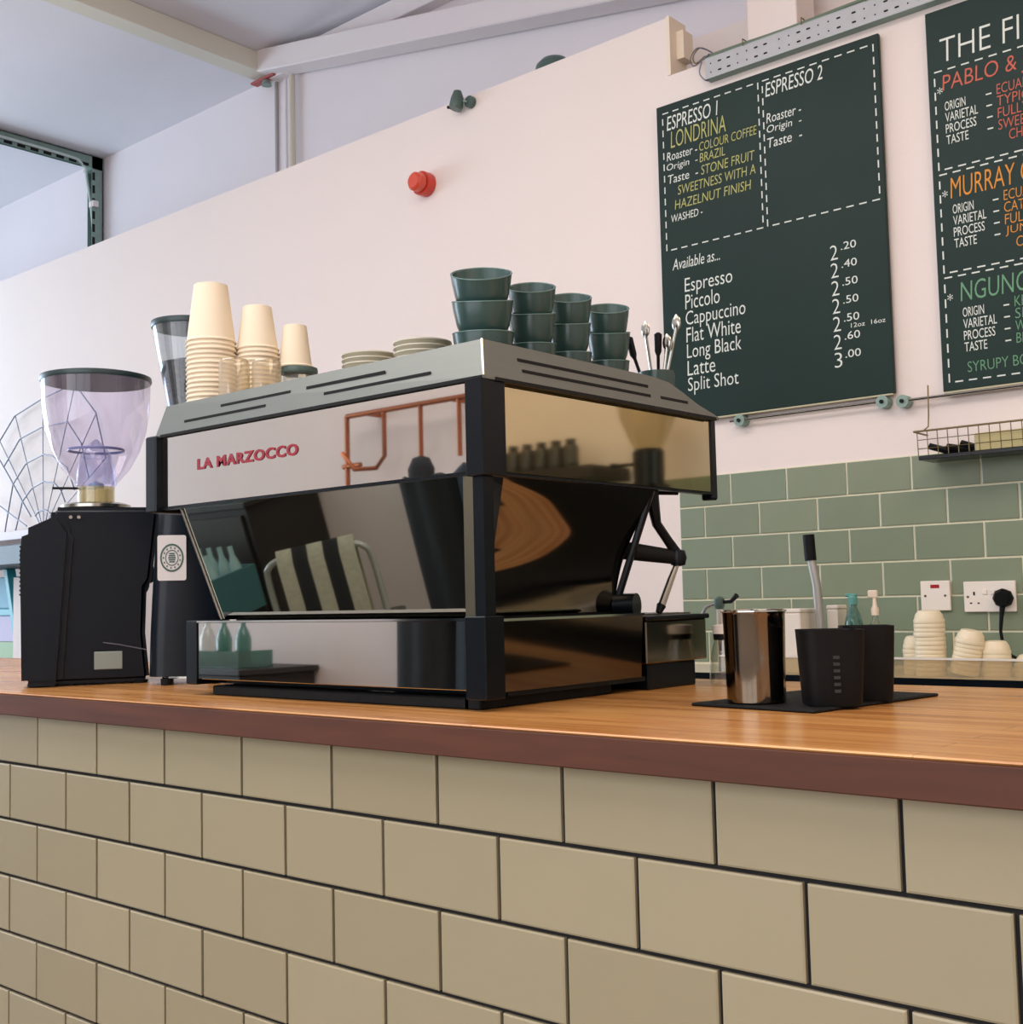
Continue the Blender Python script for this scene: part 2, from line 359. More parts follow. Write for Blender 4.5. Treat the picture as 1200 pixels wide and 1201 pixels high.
# middle panels: lean in towards the base
def slab(name, m, q, t):
    a = [Vector(p) for p in q]; n = (a[1]-a[0]).cross(a[3]-a[0]).normalized()*t
    return MB().loft([[tuple(p) for p in a], [tuple(p+n) for p in a]]).build(name, m, em, smooth=0)
slab('back_panel', MIRRORD, [(.306, .104, 1.3705), (.376, .1365, 1.1765), (.976, .1365, 1.1765), (.976, .104, 1.3705)], -.004)
MB().tube([(.304, .102, 1.3705), (.374, .1345, 1.1765)], .0022, 6).build('panel_edge', STEEL, em)
n_ = 14; k = MB(); rg = []
xo = 1.006; TL = ((0, 21), (.15, 27), (.38, 28), (.58, 18), (.78, 7), (1.01, 3))
n_ = 28
for i in range(n_+1):
    t = i/n_; z = 1.3705-.194*t
    for (ta, va), (tb, vb) in zip(TL, TL[1:]):
        if ta <= t < tb: ang = va+(vb-va)*(t-ta)/(tb-ta)
    if i: xo -= .194/n_*math.tan(math.radians(ang))
    rg.append([(xo, .145, z), (xo, .520-.03*t, z), (xo-.004, .520-.03*t, z), (xo-.004, .145, z)])
k.loft(rg).build('side_body_panel', mat('polished_steel_dim_reflection', '8a8478', .06, 1), em, smooth=40)  # dim reflection put into a darker metal colour
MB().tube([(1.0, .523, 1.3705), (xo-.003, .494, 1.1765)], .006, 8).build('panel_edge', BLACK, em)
# base
MB().box((.354, .100, 1.0775), (.980, .108, 1.1725)).build('base_front_panel', MIRROR, em, smooth=0, bevel=.001)
MB().box((.350, .098, 1.1725), (.985, .112, 1.1755)).build('base_lip', CHROME, em, smooth=0)
MB().box((.325, .096, 1.068), (.354, .16, 1.176)).build('base_end_frame', BLACK, em, bevel=.002)
MB().prism([(.980, .095), (1.018, .095), (1.018, .135), (.9935, .135), (.9935, .109), (.980, .109)], 'z', 1.066, 1.178).build('base_corner_post', BLACK, em, smooth=0, bevel=.0015)
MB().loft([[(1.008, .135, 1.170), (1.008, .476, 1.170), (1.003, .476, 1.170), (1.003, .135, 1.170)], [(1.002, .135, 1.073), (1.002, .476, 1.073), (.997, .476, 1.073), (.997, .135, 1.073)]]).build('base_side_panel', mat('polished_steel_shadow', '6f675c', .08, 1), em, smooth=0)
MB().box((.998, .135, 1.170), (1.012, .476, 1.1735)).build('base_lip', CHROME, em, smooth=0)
MB().box((.325, .16, 1.066), (.999, .49, 1.0725)).build('base_pan', BLACK, em, smooth=0)
# plinth frame with open back
MB().box((.37, .118, 1.0502), (.965, .15, 1.066)).box((.955, .118, 1.0502), (.985, .42, 1.066)).box((.37, .15, 1.0502), (.40, .45, 1.066)).build('plinth', RUBBER, em, smooth=0, bevel=.002)
# drip tray towards the barista
MB().box((.40, .49, 1.092), (1.004, .668, 1.160)).build('drip_tray', mat('tray_steel', '8b8474', .12, 1), em, smooth=0, bevel=.002)
MB().box((.39, .486, 1.160), (1.008, .674, 1.168)).build('tray_rim', BLACK, em, smooth=0, bevel=.002)
MB().box((.41, .50, 1.0502), (.998, .64, 1.092)).build('tray_foot', BLACK, em, smooth=0, bevel=.002)
g = MB()
for i in range(26): g.box((.42+i*.022, .50, 1.168), (.428+i*.022, .66, 1.171))
tag(g.build('tray_grille', STEEL, em, smooth=0), kind='stuff')
# cup rail: sheet steel leaning inwards
def rail(poly_bot, poly_top, name):
    vs = list(poly_bot)+list(poly_top); 
    return vs
b0, b1, b2, b3 = (.236, .096, 1.503), (1.024, .096, 1.503), (1.024, .70, 1.503), (.236, .62, 1.503)
t0, t1, t2, t3 = (.252, .108, 1.556), (1.008, .112, 1.5575), (1.004, .60, 1.564), (.252, .60, 1.556)
T = .0016
k = MB()
k.loft([[b0, b1, t1, t0], [(b0[0]+T, b0[1]+T, b0[2]), (b1[0]-T, b1[1]+T, b1[2]), (t1[0]-T, t1[1]+T, t1[2]), (t0[0]+T, t0[1]+T, t0[2])]])
k.build('cup_rail_front', BRUSH, em, smooth=0)
pts = [(.096, 1.503), (.704, 1.503), (.698, 1.505), (.683, 1.510), (.643, 1.5215), (.600, 1.540), (.568, 1.5515), (.52, 1.556), (.112, 1.5575)]
def sx(y, z): return 1.024-.016*(z-1.503)/.058
k = MB(); k.loft([[(sx(y, z), y, z) for y, z in pts], [(sx(y, z)-T, y+.0005, z) for y, z in pts]])
k.build('cup_rail_side', BRUSH, em, smooth=0)
k = MB(); k.loft([[b0, t0, t3, b3], [(p[0]+T, p[1], p[2]) for p in (b0, t0, t3, b3)]]); k.build('cup_rail_side', BRUSH, em, smooth=0)
MB().tube([(1.0245, .0955, 1.503), (1.0085, .1115, 1.5575)], .0016, 6).build('rail_corner', CHROME, em)
MB().box((.236, .096, 1.4995), (1.024, .70, 1.503)).build('cup_tray', BRUSH, em, smooth=0)
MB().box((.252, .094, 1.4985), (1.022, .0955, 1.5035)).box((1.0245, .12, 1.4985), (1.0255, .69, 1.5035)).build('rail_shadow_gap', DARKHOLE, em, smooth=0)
def fslot(x0, x1, z):
    y = .096+.013*(z-1.503)/.054-.0008
    MB().box((x0, y-.0004, z-.0022), (x1, y+.001, z+.0022)).build('slot', DARKHOLE, em, smooth=0)
for x0, x1, z in ((.42, .604, 1.536), (.319, .545, 1.5205), (.644, .823, 1.5365), (.69, .92, 1.521)): fslot(x0, x1, z)
def sslot(y0, y1, z):
    x = sx(0, z)+.0005
    MB().box((x-.001, y0, z-.0024), (x+.0004, y1, z+.0024)).build('slot', DARKHOLE, em, smooth=0)
for y0, y1, z in ((.178, .50, 1.536), (.183, .50, 1.520), (.53, .61, 1.521)): sslot(y0, y1, z)
# lettering
def text_mesh(s, wd, ht, m, shear=0, offset=0, extrude=0, name='lettering', spacing=1.0):
    cu = bpy.data.curves.new('t', 'FONT'); cu.body = s; cu.shear = shear; cu.offset = offset; cu.extrude = extrude
    cu.resolution_u = 3; cu.space_character = spacing
    o = bpy.data.objects.new('t', cu); col.objects.link(o)
    me = bpy.data.meshes.new_from_object(o.evaluated_get(bpy.context.evaluated_depsgraph_get()))
    bpy.data.objects.remove(o); bpy.data.curves.remove(cu)
    xs = [v.co.x for v in me.vertices]; ys = [v.co.y for v in me.vertices]
    x0, x1, y0, y1 = min(xs), max(xs), min(ys), max(ys)
    fx = wd/(x1-x0); fy = ht/(y1-y0)
    for v in me.vertices: v.co = ((v.co.x-x0)*fx, (v.co.y-y0)*fy, v.co.z)
    me.materials.clear(); me.materials.append(m)
    return me
def write(parent, s, x0, z0, x1, z1, y, m, slope=0, shear=0, offset=0, name='lettering'):
    me = text_mesh(s, x1-x0, z1-z0, m, shear, offset)
    o = bpy.data.objects.new(name, me); col.objects.link(o); o.parent = parent
    o.location = (x0, y, z0); o.rotation_euler = (PI/2, -slope, 0); return o
lg = text_mesh('LA MARZOCCO', .270, .019, RED, 0, .036, .04, spacing=1.1)
for v in lg.vertices: v.co.z *= .012
o = bpy.data.objects.new('badge', lg); col.objects.link(o); o.parent = em; o.location = (.357, .0992, 1.4325); o.rotation_euler = (PI/2, 0, 0)
tag(o, 'red raised lettering badge')
# steam wand and group on the barista side
k = MB().tube([(.985, .545, 1.38), (.985, .55, 1.345), (.985, .557, 1.318), (.988, .585, 1.29), (.992, .60, 1.272)], [.011, .010, .008, .008, .009], 10)
k.build('steam_pipe', BLACK, em)
MB().lathe([(.004, -.014), (.012, -.012), (.015, 0), (.012, .012), (.004, .014)], 14, (.995, .602, 1.262)).build('swivel_joint', BLACK, em)
k = MB().tube([(.995, .601, 1.256), (.990, .585, 1.225), (.984, .562, 1.180)], [.0045, .006, .0065], 10).build('steam_wand', STEEL, em)
MB().tube([(.9845, .5640, 1.184), (.983, .557, 1.172)], [.008, .005], 10).build('wand_tip', BLACKM, k)
MB().tube([(.93, .50, 1.279), (.992, .60, 1.263)], [.016, .012], 12).build('portafilter_handle', RUBBER, em)
MB().lathe([(.036, 0), (.038, .03), (.034, .085)], 24, (.86, .575, 1.285)).build('group_head', CHROME, em)
MB().lathe([(.036, 0), (.038, .03), (.034, .085)], 24, (.56, .575, 1.285)).build('group_head', CHROME, em)
MB().tube([(.97, .545, 1.3695), (1.0, .60, 1.3695)], .003, 8).build('hook_arm', BLACK, em)
MB().tube([(.94, .50, 1.185), (.975, .508, 1.185)], .020, 14).build('valve_knob', BLACK, em)
MB().box((.40, .50, 1.31), (.86, .62, 1.372)).build('group_cover', BLACKM, em, smooth=0)

# ---------------------------------------------------------------- cups on the machine
TZ = 1.5032
def cup_prof(R, H, t=.003):
    return [(R*.60, 0), (R*.70, .003), (R*.86, H*.35), (R*.96, H*.75), (R, H), (R-t*.5, H+.0008), (R-t, H), (R*.96-t, H*.75), (R*.86-t, H*.35), (R*.62-t, .008), (R*.2, .006)]
stk = [(.93, .20, .0455, 'leftmost'), (.93, .315, .037, 'second from left'), (.93, .41, .0345, 'third from left'), (.93, .512, .0358, 'rightmost')]
AW = Vector((-.65, .76))            # mouths of the upper cups slant down towards the counter front
for x, y, R, w_ in stk:
    for i in range(3):
        zr = (1.590, 1.6385, 1.680)[i]; H = .056; sl = math.tan(math.radians((6, 14, 25)[i]))
        k = MB().lathe(cup_prof(R, H), 40)
        k.v = [(a, b_, h+sl*(a*AW.x+b_*AW.y)*min(1, max(0, h/H))**2) for a, b_, h in k.v]
        o = k.build('ceramic_cup', CUPG, None, (x+random.uniform(-.002, .002), y, zr-H))
        tag(o, '%s green-grey cup in the %s stack on the machine' % (('bottom', 'middle', 'top')[i], w_), 'cup', 'green-grey cups stacked on the machine')
        MB().tube([(a, b_, h+.0004) for a, b_, h in [(R*.992*math.cos(2*PI*j/40), R*.992*math.sin(2*PI*j/40), H+sl*R*(math.cos(2*PI*j/40)*AW.x+math.sin(2*PI*j/40)*AW.y)) for j in range(40)]], .0011, 6, closed=True).build('highlight_ring', mat('rim_highlight', '5f7a74', .2), o)  # paler ring stands in for the highlight on the rim
    tag(MB().lathe([(R*.6, 0), (R*.75, .002), (R*.95, .010), (R*.97, .012), (R*.9, .0125), (R*.5, .006)], 32).xf(Matrix.Diagonal((1, 1, 2.2, 1))).build('saucer', CUPG, None, (x, y, TZ+.0002)), 'green-grey saucer under the %s cup stack' % w_, 'saucer', 'saucers under cup stacks')
# paper cups, upside down and nested
def paper_cup(R, H):
    r = R*.70
    return MB().lathe([(R, 0), (R+.002, .001), (R+.0025, .003), (R+.001, .005), (R, .005), (r, H), (r-.002, H+.0006), (r-.003, H-.004), (.001, H-.004)], 36).build('paper_cup', PAPERC, None)
ORD = ('first', 'second', 'third', 'fourth', 'fifth', 'sixth', 'seventh', 'eighth', 'ninth', 'tenth', 'eleventh', 'twelfth', 'thirteenth', 'fourteenth', 'fifteenth', 'sixteenth', 'seventeenth', 'eighteenth', 'nineteenth', 'twentieth', 'twenty-first', 'twenty-second')
def paper_stack(x, y, R, H, n, step, ztop, where):
    root = None
    for i in range(n):
        z = ztop-H-step*(n-1-i)
        lab = 'upside-down cream paper cup, %s of the %s stack' % ('topmost' if i == n-1 else ('bottom' if i == 0 else ORD[n-1-i]+' from the top'), where)
        if n == 1: lab = 'single upside-down cream paper cup, rightmost on the machine'
        if root is None: root = paper_cup(R, H); root.location = (x, y, z); tag(root, lab, 'paper cup', 'paper cups on the machine')
        else: dup(root, (x+random.uniform(-.0008, .0008), y, z), lab)
paper_stack(.303, .167, .0425, .106, 20, .0085, 1.775, 'tall left')
paper_stack(.351, .233, .0365, .080, 19, .0083, 1.738, 'middle')
paper_stack(.394, .284, .030, .078, 1, .0085, 1.704, 'right')
# tumbler glasses, mouth down
def tumbler(x, y, R, H, z, label, m=GLASSW):
    k = MB(); prof = [(R, 0), (R+.001, .004), (R*.97, H*.4), (R*.86, H*.5), (R*.84, H*.96), (R*.76, H), (R*.70, H-.004)]
    seg = 36; rings = []
    for r, z_ in prof:
        rings.append([((r*(1+(.03 if (j//2) % 2 else 0)*(1 if z_ > H*.1 else 0)))*math.cos(2*PI*j/seg), (r*(1+(.03 if (j//2) % 2 else 0)*(1 if z_ > H*.1 else 0)))*math.sin(2*PI*j/seg), z_) for j in range(seg)])
    k.loft(rings, cap=False)
    o = k.build('glass_tumbler', m, None, (x, y, z))
    return tag(o, label, 'glass', 'upturned tumblers on the machine')
tumbler(.405, .142, .030, .118, TZ, 'fluted amber-tinted tumbler upturned before tall paper cup stack')
tumbler(.452, .175, .029, .114, TZ, 'fluted amber-tinted tumbler upturned right of the first one')
o = tumbler(.399, .288, .034, .112, TZ, 'clear glass tumbler under the single paper cup'); o.data.materials[0] = GLASS
tag(MB().lathe([(.0335, 0), (.0345, .004), (.0335, .010), (.030, .010)], 32).build('dark_ring', LAMPG, None, (.399, .288, TZ+.1125)), 'dark green rubber ring on the glass under right paper cup', 'ring')
tumbler(.465, .315, .026, .100, TZ, 'small fluted tumbler beside the saucers, right of paper cups')
# cream saucers
def saucers(x, y, R, n, z0, where):
    root = None
    for i in range(n):
        z = z0+.0085*i; lab = 'cream saucer, %s of the %s pile on the machine' % (('bottom', 'second', 'third', 'fourth', 'fifth', 'sixth', 'seventh', 'eighth', 'ninth', 'tenth', 'eleventh', 'twelfth')[i] if i < n-1 else 'topmost', where)
        if root is None:
            root = MB().lathe([(R*.45, 0), (R*.5, .001), (R*.85, .007), (R, .0125), (R, .0145), (R*.97, .0145), (R*.8, .010), (R*.45, .004)], 40).build('saucer', SAUCER, None, (x, y, z))
            tag(root, lab, 'saucer', 'cream saucers piled on the machine')
        else: dup(root, (x, y, z), lab)
saucers(.625, .255, .047, 12, TZ, 'left'); saucers(.783, .222, .046, 11, TZ, 'right')
# cutlery pot
cp = thing('cutlery_pot', 'dark pot of spoons at the rear end of the machine', 'pot', (.925, .655, TZ))
cp.location = (.935, .645, TZ)
MB().lathe([(.026, 0), (.03, .04), (.032, .085), (.030, .085), (.028, .04)], 24).build('pot', CUPG, cp)
for i, (dx, dy, lx, ly, hz, m) in enumerate(((-.018, -.01, -.035, -.03, .147, BLACK), (-.006, .004, -.012, -.012, .155, STEEL), (.0, .01, .006, .0, .152, BLACKM), (.012, .0, .030, .022, .165, STEEL), (.018, -.008, .02, .006, .13, STEEL))):
    if m is not STEEL:
        o = MB().tube([(dx*.4, dy*.4, .02), (lx*.8, ly*.8, hz*.75), (lx*.85, ly*.85, hz*.8), (lx, ly, hz), (lx*1.01, ly*1.01, hz+.003)], [.002, .003, .006, .0068, .003], 10).build('spoon', m, None, (.935, .645, TZ))
        tag(o, ('black-handled bar spoon leaning left in the pot', 'steel teaspoon standing second from left in pot', 'black-handled spoon upright in the middle of the pot')[i], 'spoon', 'spoons in the cutlery pot'); continue
    sp = MB().tube([(dx*.4, dy*.4, .02), (lx, ly, hz)], .0028, 8)
    M4 = Matrix.Translation((lx, ly, hz+.006)) @ Matrix.Diagonal((1, .35, 1.6, 1))
    sp2 = MB().lathe([(.001, -.010), (.008, -.005), (.0095, 0), (.008, .005), (.001, .010)], 12).xf(M4)
    sp.add(sp2.v, sp2.f); o = sp.build('spoon', m, None, (.935, .645, TZ))
    tag(o, ('black-handled bar spoon leaning left in the pot', 'steel teaspoon standing second from left in pot', 'black-handled spoon upright in the middle of the pot', 'tall steel spoon leaning right in the pot', 'short steel spoon behind the tall one in the pot')[i], 'spoon', 'spoons in the cutlery pot')

# ---------------------------------------------------------------- grinders
def hopper(parent, z, R, H, rb, m, lid=True):
    pr = [(rb, 0), (rb*1.25, .012), (R*.62, .038), (R*.80, H*.34), (R*.92, H*.52), (R*.985, H*.74), (R, H*.97), (R*1.01, H)]
    MB().lathe([(r, z+h) for r, h in pr], 48, cap=False).build('hopper', m, parent)
    MB().lathe([(R*1.015, z+H-.004), (R*1.03, z+H), (R*1.02, z+H+.007), (R*.9, z+H+.010), (.002, z+H+.012)], 48).build('hopper_lid', mat('dark_teal_lid', '263a3b', .35), parent)
    MB().lathe([(rb*1.02, z-.036), (rb*1.02, z), (rb*.95, z), (rb*.95, z-.036)], 32, cap=False).build('hopper_collar', AMBER, parent)
gr = thing('coffee_grinder', 'black coffee grinder with empty clear hopper, left end of the worktop', 'grinder', (-.172, .216, 1.05), 0)
RZ = math.radians(59)      # grinder faces roughly along the camera's line
gr.rotation_euler = (0, 0, RZ)
GBLK = mat('grinder_black_lacquer', '07101a', .3, var=.15, spec=.25)
# local x runs across the view, y away from it
k = MB(); k.prism([(-.118, .004), (.104, .004), (.095, .10), (.098, .19), (.108, .205), (.122, .33), (.122, .352), (-.080, .352), (-.084, .325), (-.118, .10)], 'y', -.10, .11)
k.build('body', GBLK, gr, bevel=.010, bseg=3)
k = MB(); k.prism([(-.134, .002), (-.06, .002), (-.04, .30), (-.064, .338), (-.134, .305), (-.138, .26)], 'y', -.12, .085).build('side_casing', GBLK, gr, bevel=.012, bseg=4)
for i in range(12): MB().box((-.1395, -.10, .272-.0085*i), (-.1365, .05, .2755-.0085*i)).build('vent_rib', GBLK, gr, smooth=0)
MB().box((.094, -.08, .20), (.112, .06, .235)).build('chute', BLACK, gr, bevel=.003)
MB().lathe([(.066, .352), (.069, .356), (.069, .362), (.058, .366)], 40).build('top_plate', STEEL, gr)
MB().box((-.002, -.1025, .030), (.052, -.0995, .065)).build('rating_plate', mat('dull_silver_plate', '8f9890', .4, .7), gr, bevel=.001)
MB().tube([(.015, -.103, .083), (.045, -.103, .078), (.098, -.103, .066)], .0012, 6).build('cable', WIRE, gr)
for x in (-.045, -.03): MB().tube([(x, -.121, .33-.0), (x, -.118, .33)], .0035, 8).build('screw', CHROME, gr)
for x, y in ((-.11, -.08), (.085, -.08), (-.11, .08), (.085, .08)): MB().lathe([(.014, 0), (.016, .006)], 14, (x, y, 0)).build('foot', RUBBER, gr)
hopper(gr, .400, .1085, .222, .036, HOP)
MB().box((-.085, -.006, .396), (.0, .006, .400)).build('hopper_gate', BLACKM, gr, smooth=0)
MB().lathe([(.040, .404), (.038, .43), (.030, .468), (.018, .486), (.003, .500)], 28, cap=False).build('hopper_funnel', glassy('funnel_blue_clear', 'eceefa', .05, .05, .06, 'a3b4dc'), gr)
MB().lathe([(.056, .4745), (.057, .4775), (.056, .480)], 36, (0, 0, 0), cap=False).build('finger_guard', mat('guard_blue', '7d86b4', .3), gr)
MB().lathe([(.018, .399), (.014, .408), (.002, .413)], 20).build('burr_cap', mat('burr_blue', '7f9cc2', .3), gr)

g2 = thing('coffee_grinder', 'slim black grinder with round sticker, squeezed beside the machine', 'grinder', (.032, .305, 1.05), 0)
g2.rotation_euler = (0, 0, math.radians(56))
k = MB(); hb = [ring3(rrect(0, 0, hx, hy, .028), z) for hx, hy, z in ((.078, .070, .016), (.076, .069, .10), (.070, .068, .22), (.062, .064, .33), (.056, .060, .36))]
k.loft(hb).build('body', mat('black_gloss_blue', '08121c', .3, spec=.3), g2)
MB().lathe([(.060, 0), (.060, .004)], 4, cap=True).xf(Matrix.Rotation(PI/4, 4, 'Z') @ Matrix.Diagonal((1, 1.4, 1, 1))).xf(Matrix.Translation((0, 0, .010))).build('base_plate', STEEL, g2)
for x, y in ((-.045, -.07), (.045, -.07), (-.045, .07), (.045, .07)): MB().lathe([(.011, 0), (.012, .012)], 12, (x, y, 0)).build('foot', RUBBER, g2)
stx = MB().prism(rrect(-.035, .245, .027, .044, .004, 3), 'y', -.0705, -.0690).build('sticker', PAPER, g2)
def ringpoly(cx, cz, r0, r1, y, sc=1.25, n=36):
    k = MB(); k.loft([[(cx+r*math.cos(2*PI*j/n), y+.0002*i, cz+r*sc*math.sin(2*PI*j/n)) for j in range(n)] for i, r in enumerate((r0, r1))], cap=False); return k
SG = mat('sticker_green', '4f6a5c', .6)
ringpoly(-.035, .245, .019, .022, -.0712).build('emblem_ring', SG, stx)
ringpoly(-.035, .245, .011, .0125, -.0712).build('emblem_ring', SG, stx)
k = MB()
for i in range(26):
    a = 2*PI*i/26
    if i % 2: k.box((-.035+.0157*math.cos(a)-.0012, -.0714, .245+.0157*1.25*math.sin(a)-.0016), (-.035+.0157*math.cos(a)+.0012, -.0710, .245+.0157*1.25*math.sin(a)+.0016))
for i in range(5): k.box((-.042+.001*abs(i-2), -.0714, .236+.004*i), (-.028-.001*abs(i-2), -.0710, .2385+.004*i))
tag(k.build('emblem_print', SG, stx, smooth=0), kind='stuff')
MB().lathe([(.050, .36), (.050, .375)], 30).build('neck', BLACK, g2)
k = MB(); k.lathe([(.030, .375), (.034, .50), (.048, .58), (.064, .66), (.072, .71), (.073, .715)], 40, cap=False).build('hopper', HOPB, g2)
MB().lathe([(.0745, .712), (.076, .716), (.075, .724), (.055, .728), (.002, .730)], 40).build('hopper_lid', MATS['dark_teal_lid'], g2)
tag(MB().lathe([(.028, .38), (.032, .50), (.046, .58), (.057, .64), (.03, .648), (.002, .652)], 30).build('coffee_beans', BEANS, g2), kind='stuff')

# ---------------------------------------------------------------- mat, jar and caddies on the worktop
cm = thing('bar_mat', 'thin black rubber bar mat under the steel pitcher', 'mat', (1.32, .44, 1.0503), math.radians(-7))
MB().box((-.098, -.152, 0), (.098, .152, .004)).build('mat_sheet', RUBBER, cm, bevel=.0015)
tag(cm, 'thin black rubber bar mat under the steel canister', 'mat')
JX, JY = 1.281, .344
jar = thing('steel_canister', 'polished steel cylinder canister standing on the black bar mat', 'canister', (JX, JY, 1.0545))
MB().lathe([(.0375, 0), (.039, .002), (.040, .06), (.0415, .118), (.0425, .122), (.041, .124), (.0395, .118), (.036, .004), (.001, .004)], 48).build('body', mat('smoked_steel', '7e776a', .09, 1), jar)
MB().tube([(.0425*math.cos(2*PI*i/40), .0425*math.sin(2*PI*i/40), .122) for i in range(40)], .0014, 6, closed=True).build('rim', CHROME, jar)
def caddy(x, y, rz, hx, hy, H, label):
    t = thing('bar_caddy', label, 'caddy', (x, y, 1.0545), rz, 'black caddies on the bar mat')
    P = [ring3(rrect(0, 0, hx*f, hy*f, .016*f, 5), z) for f, z in ((.84, 0), (.86, .003), (.93, H*.5), (.99, H*.96), (1, H), (.96, H), (.93, H*.94), (.80, .008))]
    MB().loft(P).build('shell', BLACKM, t)
    return t
c1 = caddy(1.383, .358, math.radians(38), .040, .039, .097, 'black tapered rubber caddy nearest the steel canister')
for i in range(9): MB().box((-.004, -.0405+.0, .016+.0085*i), (.004, -.0395, .020+.0085*i)).build('embossed_mark', mat('worn_grey_print', '2a2b2b', .8), c1, smooth=0)
for ch in kids(c1):
    if ch.name.startswith('embossed'): ch.rotation_euler = (-.05, 0, 0)
caddy(1.392, .448, math.radians(35), .034, .034, .099, 'slightly taller black caddy behind, right end of the mat')
# small glass bottle behind the canister
gb = thing('milk_bottle', 'small clear glass bottle with white cap behind the steel canister', 'bottle', (1.048, .655, 1.0503))
MB().lathe([(.026, 0), (.028, .004), (.027, .03), (.022, .06), (.018, .075)], 28, cap=False).build('bottle', GLASS, gb)
MB().lathe([(.019, .074), (.020, .084), (.018, .084)], 24).build('band', BLACKM, gb)
MB().lathe([(.020, .084), (.021, .098), (.004, .100)], 24).build('cap', WHITE, gb)

# ---------------------------------------------------------------- back counter things
BZ = .970
t = thing('tap', 'tall grey boiler tap with black grip rising before the tiles', 'tap', (.505, 2.06, BZ+.0005))
MB().tube([(.006, 0, 0), (.006, 0, .15), (.0, 0, .25), (-.015, 0, .33)], .0125, 14).build('pole', mat('pale_grey_tube', 'a9a8a2', .35, .4), t)
MB().tube([(-.015, 0, .318), (-.019, 0, .392)], .0165, 14).build('grip', BLACKM, t)
MB().lathe([(.026, 0), (.026, .012), (.014, .02)], 20, (.006, 0, 0)).build('base', CHROME, t)
MB().tube([(-.055, -.02, 0), (-.055, -.02, .13), (-.050, -.015, .165)], .012, 12).build('side_lever', mat('navy_plastic', '20244a', .4), t)
# white boxes
def carton(x0, x1, y0, y1, h, label, m=WHITE, name='white_box'):
    t = thing(name, label, 'box', ((x0+x1)/2, (y0+y1)/2, BZ+.0005)); a, b = (x1-x0)/2, (y1-y0)/2
    MB().box((-a, -b, 0), (a, b, h-.012)).build('body', m, t, bevel=.003)
    MB().box((-a-.001, -b-.001, h-.0115), (a+.001, b+.001, h)).build('lid', m, t, bevel=.003); return t
carton(.235, .470, 2.02, 2.13, .182, 'large white box on back counter behind the steel canister')
carton(.512, .545, 2.10, 2.16, .190, 'narrow white carton standing right of the boiler tap', name='white_carton')
kt = thing('small_tap', 'small dark lever tap above the white box on the back counter', 'tap', (.245, 1.96, BZ+.0005))
MB().tube([(0, 0, 0), (0, 0, .205)], .009, 10).build('stem', CHROME, kt)
MB().lathe([(.012, .185), (.016, .195), (.016, .215), (.008, .222)], 16).build('head', LAMPG, kt)
MB().tube([(.01, 0, .205), (.04, 0, .207), (.062, -.005, .224)], [.005, .006, .008], 10).build('lever', BLACK, kt)
MB().tube([(-.01, 0, .20), (-.04, -.01, .19), (-.055, -.015, .16)], .006, 10).build('spout', CHROME, kt)
def bottle(x, y, R, h, hs, label, bm_, tm, name):
    t = thing(name, label, 'bottle', (x, y, BZ+.0005))
    MB().lathe([(R, 0), (R*1.03, .006), (R*1.03, h*.72), (R*.8, h*.85), (R*.45, h*.95), (R*.45, h)], 28).build('bottle', bm_, t)
    MB().lathe([(R*.55, h), (R*.58, h+.018), (R*.35, h+.026), (R*.25, h+hs*.7)], 20).build('collar', tm, t)
    MB().box((-R*.95, -.006, h+hs*.68), (R*.5, .006, h+hs)).build('pump_head', tm, t, bevel=.003); return t
bottle(.603, 2.08, .024, .192, .030, 'teal see-through spray bottle on back counter', GLASST, mat('teal_plastic', '5f9c95', .4), 'spray_bottle')
bottle(.658, 2.10, .019, .160, .070, 'slim clear bottle with white pump head beside teal bottle', GLASS, mat('cream_pump', 'ecd9c4', .4), 'pump_bottle')
# piles of pale lids
LIDM = mat('cream_lid_plastic', 'eadcbe', .45)
def lid_pile(x, y, R, n, label, tilt=0, cap=True, step=.0115):
    t = thing('lid_pile', label, 'lid pile', (x, y, BZ+.0005+(R*math.sin(abs(tilt)) if tilt else 0)), 0, 'piles of cream takeaway lids')
    t.rotation_euler = (0, tilt, 0)
    k0 = None
    for i in range(n):
        if k0 is None:
            k0 = MB().lathe([(R*.985, 0), (R, .001), (R, .010), (R*.98, .0112), (R*.86, .0114)], 32).build('lid', LIDM, t)
        else: o = k0.copy(); col.objects.link(o); o.location = (random.uniform(-.0012, .0012), random.uniform(-.0012, .0012), step*i)
    if cap: MB().lathe([(R*.95, step*n), (R*.88, step*n+.012), (R*.7, step*n+.022), (R*.5, step*n+.024), (.002, step*n+.024)], 32).build('top_lid', LIDM, t)
lid_pile(.768, 2.10, .032, 7, 'short pile of cream lids left of the tallest pile')
lid_pile(.826, 2.06, .040, 13, 'tallest pile of cream lids under the red-striped switch')
lid_pile(.915, 2.06, .037, 8, 'tilted pile of cream lids right of the tallest pile', .20)
lid_pile(.991, 2.08, .036, 6, 'low pile of cream lids below the double socket')
lid_pile(1.075, 2.10, .045, 3, 'lowest pile of wide cream lids at the photo right edge')

